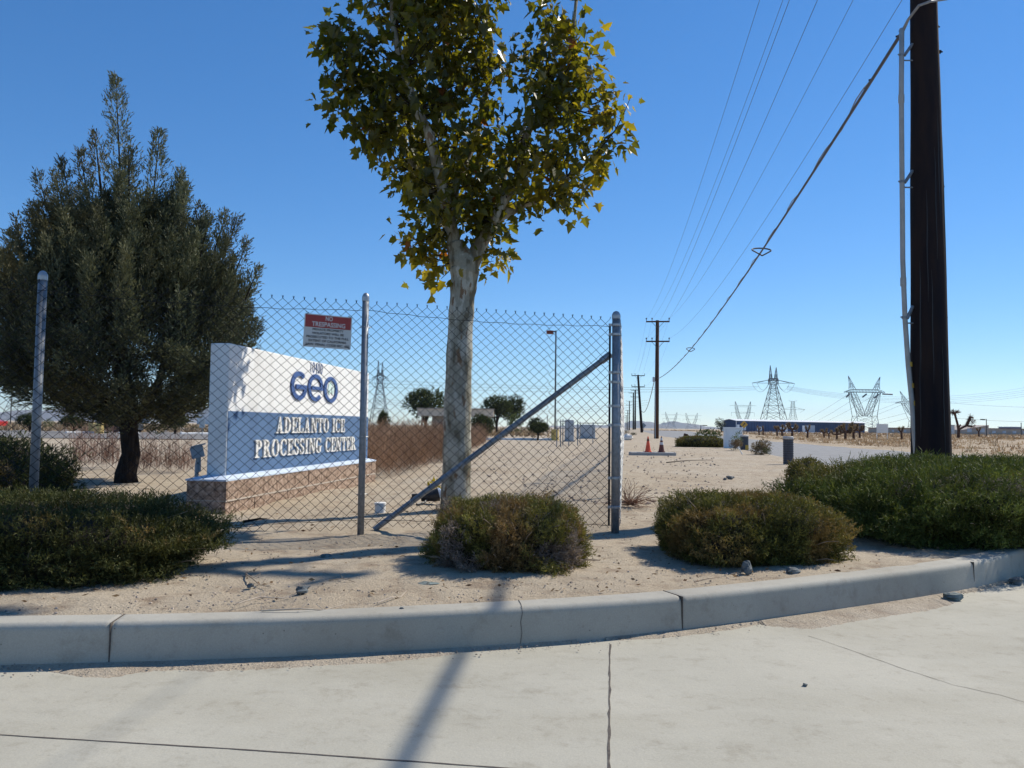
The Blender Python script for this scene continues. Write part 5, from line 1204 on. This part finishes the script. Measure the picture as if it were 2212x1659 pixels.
for i, (x1_, y1_, x0_, y0_) in enumerate(((1832, 852, 1690, 925), (1850, 858, 1715, 927), (1885, 856, 1730, 928), (1990, 850, 1750, 926), (1985, 858, 1780, 928), (1988, 884, 1740, 930), (1990, 895, 1800, 928))):
    span('one of the slanting lines dropping left behind the blue building', P(x1_, y1_, 560), P(x0_, y0_, 1300), 4, .08, 'slanting lines beside the V-shaped tower')
span('thin wire sloping down right of the dark pole, upper', P(2040, 869, 500), P(2290, 880, 500), 1, .07); span('thin wire sloping down right of the dark pole, lower', P(2040, 901, 500), P(2290, 911, 500), 1, .08)
for i in range(3): span('one of the faint lines crossing behind the sycamore trunk', P(830, 862 + i * 5, 430), P(1400, 864 + i * 5, 560), 6, .06, 'lines behind the sycamore trunk')
for (sx, sy, ex, ey) in ((1836, 850, 1828, 858), (1872, 851, 1863, 858), (1898, 852, 1888, 860)):
    mb = MB(); mb.tube([P(sx, sy, 558), P(ex, ey, 558)], .55, 6); tag(mb.build('insulator_string', M['steel'], origin=tuple(P(sx, sy, 558))), 'insulator string hanging under the beam of the V-shaped tower', 'insulator', 'insulator strings of the V-shaped tower')
mb = MB(); mb.tube([P(1906, 851, 558), P(1928, 852, 558)], .5, 6); tag(mb.build('insulator_string', M['steel'], origin=tuple(P(1906, 851, 558))), 'level insulator string at the right tip of the V-shaped tower', 'insulator', 'insulator strings of the V-shaped tower')

# ================================================================== BUILDINGS
def bldg():
    A = Vector((wx(1590, 250), 250, 0)); B = Vector((wx(1868, 278), 278, 0)); U = (B - A).normalized(); Wd = Vector((-U.y, U.x, 0)); L = (B - A).length; Hh = 3.45; D = 5.5
    root = empty('blue_building', A + U * L / 2, 'long low navy blue metal building with a white roof edge beyond the road', 'building'); N_ = -Wd
    mb = MB(); mb.prism([(0, -.2), (D, -.2), (D, Hh), (D / 2, Hh + .45), (0, Hh)], A, Wd, Vector((0, 0, 1)), U, 0, L); mb.build('wall', M['navywall'], root)
    # ribs
    rb = MB()
    for k in range(0, int(L / 1.2)): q = A + U * (k * 1.2 + .6) + N_ * .02; rb.box((q.x, q.y, Hh / 2), (.10, .08, Hh - .1), rz=math.atan2(U.y, U.x))
    rb.build('rib', M['navywall'], root)
    rf_ = MB(); z3_ = Vector((0, 0, 1)); rf_.prism([(-.5, Hh - .02), (D / 2, Hh + .5), (D + .5, Hh - .02), (D + .5, Hh + .08), (D / 2, Hh + .60), (-.5, Hh + .08)], A, Wd, z3_, U, -.4, L + .4); rf_.build('roof', M['roofwhite'], root)
    def rect(name, px0, px1, z0, z1, mat, dep=.06):
        def sol(px): k = ray(px, 925); k = k.x / k.y; return (k * A.y - A.x) / (U.x - k * U.y)
        a, b = sol(px0), sol(px1); m_ = MB(); m_.prism([(a, z0), (b, z0), (b, z1), (a, z1)], A, U, z3_, N_, .03, .03 + dep); o = m_.build(name, M[mat], root)
        if name == 'window': m2 = MB(); g = (b - a) * .08; m2.prism([(a + g, z0 + .12), (b - g, z0 + .12), (b - g, z1 - .12), (a + g, z1 - .12)], A, U, z3_, N_, .03 + dep, .04 + dep); m2.build('pane', M['glass'], o)
    for a, b in ((1603, 1611), (1635, 1645), (1683, 1694), (1709, 1717)): rect('window', a, b, .55, 1.7, 'roofwhite')
    for a, b in ((1592, 1597), (1696, 1701), (1733, 1739)): rect('door', a, b, -.05, 2.3, 'roofwhite')
    rect('loading_door', 1742, 1760, -.05, 2.4, 'warehouse', .05); rect('corner_trim', 1589.6, 1590.6, 0, Hh, 'roofwhite', .08)
    m_ = MB(); m_.box(A + Wd * 6 - U * .06 + Vector((0, 0, 1.3)), (.1, 1.0, 2.1), rz=math.atan2(U.y, U.x)); m_.build('side_door', M['roofwhite'], root)
    # pale apron in front
    m_ = MB(); q0 = A + N_ * 14; m_.prism([(-2, 0), (L * .55, 0), (L * .55, 12), (-2, 12)], q0 + Vector((0, 0, -.16)), U, Wd, Vector((0, 0, 1)), 0, .25); tag(m_.build('pale_apron', M['roofwhite']), kind='structure')
bldg()
def simple_building(label, px0, px1, top, Y, depth, mat, roofmat=None, name='building', rise=0, holes=0, cat='building'):
    x0, x1 = wx(px0, Y), wx(px1, Y); H = P((px0 + px1) / 2, top, Y).z; root = empty(name, ((x0 + x1) / 2, Y, 0), label, cat)
    mb = MB(); prof = [(0, -.3), (x1 - x0, -.3), (x1 - x0, H - (rise if rise > 0 else 0)), (0, H + (rise if rise < 0 else 0))] if rise else [(0, -.3), (x1 - x0, -.3), (x1 - x0, H), (0, H)]
    mb.prism(prof, Vector((x0, Y, 0)), Vector((1, 0, 0)), up, Vector((0, 1, 0)), 0, depth); mb.build('wall', M[mat], root)
    if not rise: mb = MB(); mb.box(((x0 + x1) / 2, Y + depth / 2, H + .1), (x1 - x0 + .5, depth + .5, .2)); mb.build('roof', M[roofmat or mat], root)
    for k in range(holes):
        xx = x0 + (x1 - x0) * (k + .5) / holes; mb = MB(); mb.box((xx, Y - .03, H * .45), ((x1 - x0) / holes * .35, .08, H * .4)); mb.build('window', M['glass'], root)
    return root
simple_building('low brown building right of the white billboard', 1922, 1975, 925, 330, 20, 'tanwall', 'brick', holes=4)
simple_building('tan gabled shed behind the large bare-armed joshua tree', 2080, 2136, 918, 260, 18, 'tanwall', rise=-1.6, holes=2)
simple_building('small pale grey unit just right of the dark pole', 2050, 2062, 919, 240, 8, 'boxgrey', holes=1)
simple_building('long low brown wall building reaching the right edge', 2136, 2290, 927, 300, 18, 'tanwall', 'brick', holes=7)
simple_building('raised rooftop block on the long brown building', 2184, 2206, 923, 309, 8, 'boxgrey', name='roof_unit', cat='roof unit')
simple_building('pale grey-blue warehouse beyond the car park, behind the cypress trunk', 205, 322, 876, 420, 40, 'warehouse', holes=0, name='warehouse')
simple_building('white low building between the cypress and the sign', 425, 475, 881, 420, 30, 'roofwhite', holes=0, name='warehouse')
# billboard
def billboard():
    Y = 84; root = empty('blank_billboard', (wx(1905, Y), Y, 0), 'blank white billboard on two legs right of the blue building', 'billboard'); a, b = P(1894, 942, Y), P(1918, 916, Y)
    mb = MB(); mb.box(((a.x + b.x) / 2, Y, (P(1900, 935, Y).z + b.z) / 2), (b.x - a.x, .08, b.z - P(1900, 935, Y).z)); mb.build('panel', M['letter'], root)
    for xx in (a.x + .05, b.x - .05): mb = MB(); mb.box((xx, Y + .07, P(1900, 935, Y).z / 2 - .05), (.06, .06, P(1900, 935, Y).z + .4)); mb.build('leg', M['letter'], root)
billboard()
# guard house with canopy
def canopy():
    Y = 92; x0, x1 = wx(901, Y), wx(1066, Y); zt, zb = P(980, 884, Y).z, P(980, 899, Y).z; root = empty('gate_canopy', ((x0 + x1) / 2, Y, 0), 'flat cream canopy roof over the entry gate behind the sycamore trunk', 'canopy')
    mb = MB(); mb.box(((x0 + x1) / 2, Y + 2.5, (zt + zb) / 2), (x1 - x0, 5, zt - zb)); mb.build('fascia', M['cream'], root)
    mb = MB(); mb.box(((x0 + x1) / 2, Y + 2.5, zt + .06), (x1 - x0 + .2, 5.2, .12)); mb.build('roof', M['tanwall'], root)
    for xx in (x0 + .5, x1 - .4): mb = MB(); mb.box((xx, Y + .6, zb / 2), (.18, .18, zb)); mb.build('post', M['tanwall'], root)
    mb = MB(); mb.box((x1 - 1.2, Y + 1.0, zb - .55), (1.2, .5, 1.1)); mb.build('sign_box', M['brick'], root); mb = MB(); mb.box((x0 + 3.2, Y + 2.5, zb / 2), (3.2, 3, zb)); mb.build('booth', M['tanwall'], root)
canopy()

# ================================================================== LAMPS, SIGNS, CLUTTER OF THE MIDDLE DISTANCE
def lamp(label, px, Y, top_py, base='paleyellow', head=-1, br_=.30, bh=.75, r_=.07, name='parking_lamp', hl=1.0, group=None):
    x = wx(px, Y); H = P(px, top_py, Y).z; root = empty(name, (x, Y, 0), label, 'lamp post', group)
    if base: mb = MB(); mb.lathe((x, Y, -.1), [(br_, 0), (br_, bh + .05), (br_ * .9, bh + .1)], 18); mb.build('base', M[base], root)
    mb = MB(); mb.tube([(x, Y, 0), (x, Y, H)], [r_, r_ * .8], 8); mb.build('pole', M['black'], root)
    if head: mb = MB(); mb.box((x + head * hl * .62, Y, H - .12), (hl * .7, .35, .20)); mb.build('lamp_head', M['brick'] if name == 'parking_lamp' else M['black'], root); mb = MB(); mb.tube([(x, Y, H - .06), (x + head * hl * .4, Y, H - .06)], .04, 6); mb.build('arm', M['black'], root)
lamp('tall black car park lamp on a yellow base, seen through the fence by the brace', 1199, 51, 714, hl=.62, br_=.24, bh=.70, r_=.055)
lamp('black lamp post on the nearer of the two yellow bases', 214, 56, 640, bh=.72, r_=.06, group='lamps left of the cypress trunk')
lamp('black lamp post on the farther of the two yellow bases', 200, 62, 660, bh=.72, r_=.06, group='lamps left of the cypress trunk')
lamp('thin dark lamp post at the left edge beside the lattice tower', 22, 110, 835, base=None, head=-1, r_=.07, name='street_lamp', hl=1.2)
lamp('thin black post between the round trees and the lamp', 1182, 100, 898, base=None, head=0, r_=.06, name='thin_post'); lamp('thin lamp post on the skyline left of the pine', 1514, 200, 918, base=None, head=1, r_=.10, name='street_lamp', hl=1.6)
lamp('thin street lamp right of the large joshua tree', 2131, 160, 905, base=None, head=-1, r_=.09, name='street_lamp', hl=1.2); lamp('thin post near the right edge of the frame', 2206, 220, 913, base=None, head=0, r_=.12, name='thin_post')
# tall bare sapling with brown thin stem near the left
def cabinet(label, px0, px1, py0, py1, Y=None, mat='boxgrey', name='utility_cabinet', d=.5, pad=True):
    c = G((px0 + px1) / 2, py1); Y = Y or c.y; x0, x1 = wx(px0, Y), wx(px1, Y); H = P((px0 + px1) / 2, py0, Y).z; cx = (x0 + x1) / 2; root = empty(name, (cx, Y, 0), label, 'cabinet')
    mb = MB(); mb.bevbox((cx, Y + d / 2, H / 2 + .03), (x1 - x0, d, H - .06), b=.03); o = mb.build('housing', M[mat], root)
    mb = MB(); mb.box((cx, Y - .012, H * .52), ((x1 - x0) * .84, .02, H * .72)); dr_ = mb.build('door', M[mat], root); mb = MB(); mb.box((cx + (x1 - x0) * .3, Y - .035, H * .5), (.03, .03, .16)); mb.build('handle', M['black'], dr_)
    if pad: mb = MB(); mb.box((cx, Y + d / 2, .03), ((x1 - x0) * 1.25, d * 1.3, .09)); mb.build('pad', M['slab'], root)
cabinet('tall grey electrical cabinet seen through the fence beside the yellow lamp base', 1221, 1240, 907, 954); cabinet('squat grey transformer box left of the corner post', 1256, 1286, 917, 948, d=.8)
cabinet('narrow grey meter box behind the tall cabinet', 1246, 1251, 916, 950, name='meter_box', d=.2, pad=False)
gp = empty('pipe_enclosure', (wx(1218, 36), 36, 0), 'cage of thin metal posts and rail around the grey cabinets', 'enclosure')
for (px, Y, tp) in ((1203, 35, 908), (1211, 35, 906), (1216, 38, 905), (1229, 36, 905), (1248, 38, 909), (1253, 42, 911), (1281, 42, 912)):
    x = wx(px, Y); mb = MB(); mb.tube([(x, Y, -.05), (x, Y, P(px, tp, Y).z)], .025, 6); mb.build('post', M['galv'], gp)
for (a, b, Y, py) in ((1253, 1310, 42, 914), (1211, 1229, 37, 910), (1200, 1253, 36, 925)): mb = MB(); mb.tube([(wx(a, Y), Y, P(a, py, Y).z), (wx(b, Y), Y, P(b, py, Y).z)], .02, 6); mb.build('rail', M['galv'], gp)
def kerb_stop(label, px0, px1, py, group='parking blocks'):
    a, b = G(px0, py), G(px1, py); c = (a + b) / 2; mb = MB(); mb.bevbox((c.x, c.y, .06), ((b - a).length, .18, .14), rz=math.atan2(b.y - a.y, b.x - a.x), b=.03); tag(mb.build('parking_block', M['ribbon'], origin=tuple(c)), label, 'parking block', group)
kerb_stop('white parking block right of the cypress trunk, near the vase-shaped shrub', 390, 453, 938); kerb_stop('white parking block at the foot of the nearer yellow base', 256, 300, 937); kerb_stop('white parking block left of the nearer yellow base', 142, 206, 936)
kerb_stop('white parking block just left of the sign', 462, 520, 940); kerb_stop('white parking block in front of the vase-shaped dark shrub by the lamp', 1050, 1150, 951); kerb_stop('long white kerb piece beside the yellow lamp base', 1150, 1196, 951)
# car park surface and its kerb line
def quad(name, pxs, z, mat):
    V = [G(x, y, z) for x, y in pxs]; mb = MB(); mb.add(V, [tuple(range(len(V)))]); return tag(mb.build(name, M[mat]), kind='structure')
quad('car_park', [(-300, 942), (560, 950), (720, 938), (720, 928), (-300, 920)], .012, 'old_asphalt')
# notice, golf cart, red car
def notice():
    Y = 54; x = wx(437, Y); root = empty('notice_sign', (x, Y, 0), 'small white notice on a post between the cypress and the sign', 'sign'); mb = MB(); mb.tube([(x, Y, 0), (x, Y, P(437, 906, Y).z)], .03, 6); mb.build('post', M['galv'], root)
    mb = MB(); mb.box((x, Y - .05, P(437, 915, Y).z), (.36, .02, .56)); mb.build('panel', M['signwhite'], root)
notice()
def cart():
    Y = 62; x = wx(275, Y); root = empty('golf_cart', (x, Y, 0), 'dark golf cart with a pale roof parked behind the cypress trunk', 'cart')
    mb = MB(); mb.bevbox((x, Y, .45), (2.1, 1.1, .45), b=.08); mb.bevbox((x - .75, Y, .72), (.5, 1.05, .35), b=.08); mb.build('body', M['black'], root); mb = MB(); mb.bevbox((x, Y, 1.78), (1.9, 1.1, .08), b=.03); mb.build('roof', M['roofwhite'], root)
    for sx in (-.8, .75):
        mb = MB(); mb.tube([(x + sx * 1.02, Y - .5, .6), (x + sx, Y - .5, 1.76)], .03, 6); mb.tube([(x + sx * 1.02, Y + .5, .6), (x + sx, Y + .5, 1.76)], .03, 6); mb.build('roof_post', M['black'], root)
        for sy in (-.5, .5): mb = MB(); mb.tube([(x + sx * .85, Y + sy - .08, .23), (x + sx * .85, Y + sy + .08, .23)], .23, 14); mb.build('wheel', M['rubber'], root)
    mb = MB(); mb.bevbox((x + .1, Y, .85), (.5, 1.0, .15), b=.03); mb.bevbox((x + .35, Y, 1.1), (.12, 1.0, .5), b=.03); mb.build('seat', M['tanwall'], root)
cart()
def car():
    Y = 70; x = wx(-50, Y); root = empty('parked_car', (x, Y, 0), 'red car parked at the left edge of the frame', 'car')
    prof = [(-2.1, .35), (2.1, .35), (2.15, .75), (1.4, .88), (.7, 1.42), (-1.2, 1.45), (-1.9, .95), (-2.15, .85)]
    mb = MB(); mb.prism(prof, Vector((x, Y - .85, 0)), Vector((1, 0, 0)), up, Vector((0, 1, 0)), 0, 1.7); mb.build('body', M['red'], root)
    mb = MB(); mb.prism([(-1.1, .95), (.95, .95), (.55, 1.34), (-1.0, 1.36)], Vector((x, Y - .86, 0)), Vector((1, 0, 0)), up, Vector((0, -1, 0)), 0, .02); mb.build('side_window', M['signblack'], root)
    for sx in (-1.35, 1.35):
        mb = MB(); mb.tube([(x + sx, Y - .90, .33), (x + sx, Y - .65, .33)], .33, 16); w_ = mb.build('wheel', M['rubber'], root); mb = MB(); mb.tube([(x + sx, Y - .915, .33), (x + sx, Y - .90, .33)], .18, 12); mb.build('rim', M['bandmetal'], w_)
car()
# dark roadside objects: slab with cones
sl_c = (G(1376, 984) + G(1447, 983)) / 2; a = G(1376, 984); b = G(1447, 983)
mb = MB(); mb.bevbox((sl_c.x, sl_c.y + .25, .035), ((b - a).length, .55, .11), b=.015); tag(mb.build('concrete_slab', M['slab'], origin=tuple(sl_c)), 'low concrete slab carrying the two traffic cones', 'slab')
def cone(label, px, py_top, py_b, body, bands):
    Y = sl_c.y + .22; x = wx(px, Y); z0 = .09; H = P(px, py_top, Y).z - z0; root = empty('traffic_cone', (x, Y, z0), label, 'traffic cone', 'traffic cones on the slab')
    mb = MB(); mb.bevbox((x, Y, z0 + .015), (H * .42, H * .42, .03), b=.01); mb.build('base', M[body], root)
    R0, R1 = H * .19, H * .035; zr = lambda f: (R0 + (R1 - R0) * f)
    mb = MB(); mb.lathe((x, Y, z0 + .03), [(zr(0), 0), (zr(1), (H - .03)), (zr(1) * .6, H - .025)], 20); mb.build('body', M[body], root, smooth=False)
    for (f0, f1, mt) in bands:
        mb = MB(); mb.lathe((x, Y, z0 + .03), [(zr(f0) + .004, f0 * (H - .03)), (zr(f1) + .004, f1 * (H - .03))], 20); mb.build('reflective_band', M[mt], root)
cone('bright orange traffic cone on the left of the concrete slab', 1400, 943, 980, 'orange', [(.70, .86, 'dirtyorange')]); cone('dirty dark orange cone with white bands on the right of the slab', 1429, 943, 980, 'dirtyorange', [(.45, .62, 'reflect'), (.74, .92, 'reflect')])
M['orange2'] = M['orange']
rock('white painted mound of rock near the far roadside fence', 1355, 951, 0, .35, 20, 'letter', name='white_mound', flat=.8)
rock('brown tree stump on the ground left of the clipped hedge row', 1483, 960, 0, .22, 21, 'polewood', name='tree_stump', flat=1.4)
def panel():
    Y = 36; x0, x1 = wx(1565, Y), wx(1604, Y); zt = P(1585, 925, Y).z; root = empty('white_wall', ((x0 + x1) / 2, Y, 0), 'plain white wall panel standing beyond the clipped hedge row', 'wall')
    mb = MB(); mb.bevbox(((x0 + x1) / 2, Y + .1, zt / 2), (x1 - x0, .2, zt), b=.015); mb.build('wall', M['white'], root); mb = MB(); mb.bevbox(((x0 + x1) / 2, Y + .1, zt + .02), (x1 - x0 + .05, .25, .04), b=.01); mb.build('coping', M['white'], root)
panel()
def litter(label, px, py_t, py_b, hw, badge=None):
    c = G(px, py_b); Y = c.y; x = c.x; H = P(px, py_t, Y).z; r_ = hw * Y / F; root = empty('litter_bin', (x, Y, 0), label, 'litter bin', 'perforated litter bins by the road')
    mb = MB(); mb.lathe((x, Y, -.02), [(r_, 0), (r_, H * .93)], 24); mb.build('body', M['bin'], root); mb = MB(); mb.lathe((x, Y, H * .91), [(r_ * 1.08, 0), (r_ * 1.08, H * .07), (r_ * .9, H * .10)], 24); mb.build('lid', M['lid'], root)
    hb_ = MB(); nr = 11; na = 16
    for j in range(nr):
        for k_ in range(na):
            a2 = 2 * math.pi * k_ / na; z = H * .06 + H * .82 * j / (nr - 1); q = Vector((x + math.cos(a2) * r_ * 1.003, Y + math.sin(a2) * r_ * 1.003, z)); hb_.box(q, (.006, r_ * .2, H * .04), rz=a2)
    hb_.build('perforation', M['signblack'], root)
    if badge: mb = MB(); mb.box((x + r_ * .35, Y - r_ * 1.0, H * .18), (r_ * .8, .03, H * .32)); mb.build('yellow_plate', M['yellow'], root)
litter('dark perforated litter bin with a pale lid left of the green hedge', 1703, 943, 1003, 10.5); litter('perforated litter bin with a yellow plate beside the white panel', 1608, 940, 972, 8.5, 1)
mb = MB(); c = G(1604, 982); mb.tube([(c.x, c.y, 0), (c.x - .12, c.y + .1, .26)], .018, 6); tag(mb.build('white_stake', M['letter'], origin=tuple(c)), 'short slanting white stake in front of the dry shrubs', 'stake')
def diamond(label, px, py, Y, half, mat, arrow=False, base=.0, post='galv'):
    x = wx(px, Y); z = P(px, py, Y).z; h = half * Y / F; root = empty('road_sign', (x, Y, base), label, 'road sign'); mb = MB(); mb.tube([(x, Y + .05, base - .1), (x, Y + .05, z + h * .5)], .05, 6); mb.build('post', M[post], root)
    mb = MB(); mb.prism([(0, -h), (h, 0), (0, h), (-h, 0)], Vector((x, Y, z)), Vector((1, 0, 0)), up, Vector((0, -1, 0)), 0, .03); pl_ = mb.build('panel', M[mat], root)
    if arrow:
        mb = MB(); mb.prism([(-.42 * h, -.36 * h), (-.28 * h, -.46 * h), (.16 * h, .10 * h), (.30 * h, -.02 * h), (.34 * h, .44 * h), (-.10 * h, .34 * h), (.03 * h, .22 * h)], Vector((x, Y, z)), Vector((1, 0, 0)), up, Vector((0, -1, 0)), .03, .05); mb.build('arrow', M['signblack'], root)
diamond('yellow diamond warning sign with a black arrow in front of the blue building', 1607, 917, 130, 8.5, 'yellow', True); diamond('grey back of a diamond road sign near the pole row', 1390, 919, 140, 6, 'galv')

# haze of the dry air
hz_ = MB(); X_, Ya, Yb, Za, Zb = 8200, -400, 8200, -1.6, 210
hz_.add([(a, b, c) for a in (-X_, X_) for b in (Ya, Yb) for c in (Za, Zb)], [(0, 1, 3, 2), (4, 6, 7, 5), (0, 4, 5, 1), (2, 3, 7, 6), (0, 2, 6, 4), (1, 5, 7, 3)])
hm = bpy.data.materials.new('air_haze'); hm.use_nodes = True; t = hm.node_tree; t.nodes.clear(); o_ = t.nodes.new('ShaderNodeOutputMaterial'); pv = t.nodes.new('ShaderNodeVolumePrincipled')
pv.inputs['Color'].default_value = (.70, .85, 1, 1); pv.inputs['Density'].default_value = .00008; pv.inputs['Anisotropy'].default_value = .3; t.links.new(pv.outputs[0], o_.inputs['Volume'])
ho = hz_.build('haze', hm); tag(ho, 'thin pale blue haze of the desert air', 'haze', kind='stuff')
for o in bpy.data.objects:
    if 'orig' in o: del o['orig']
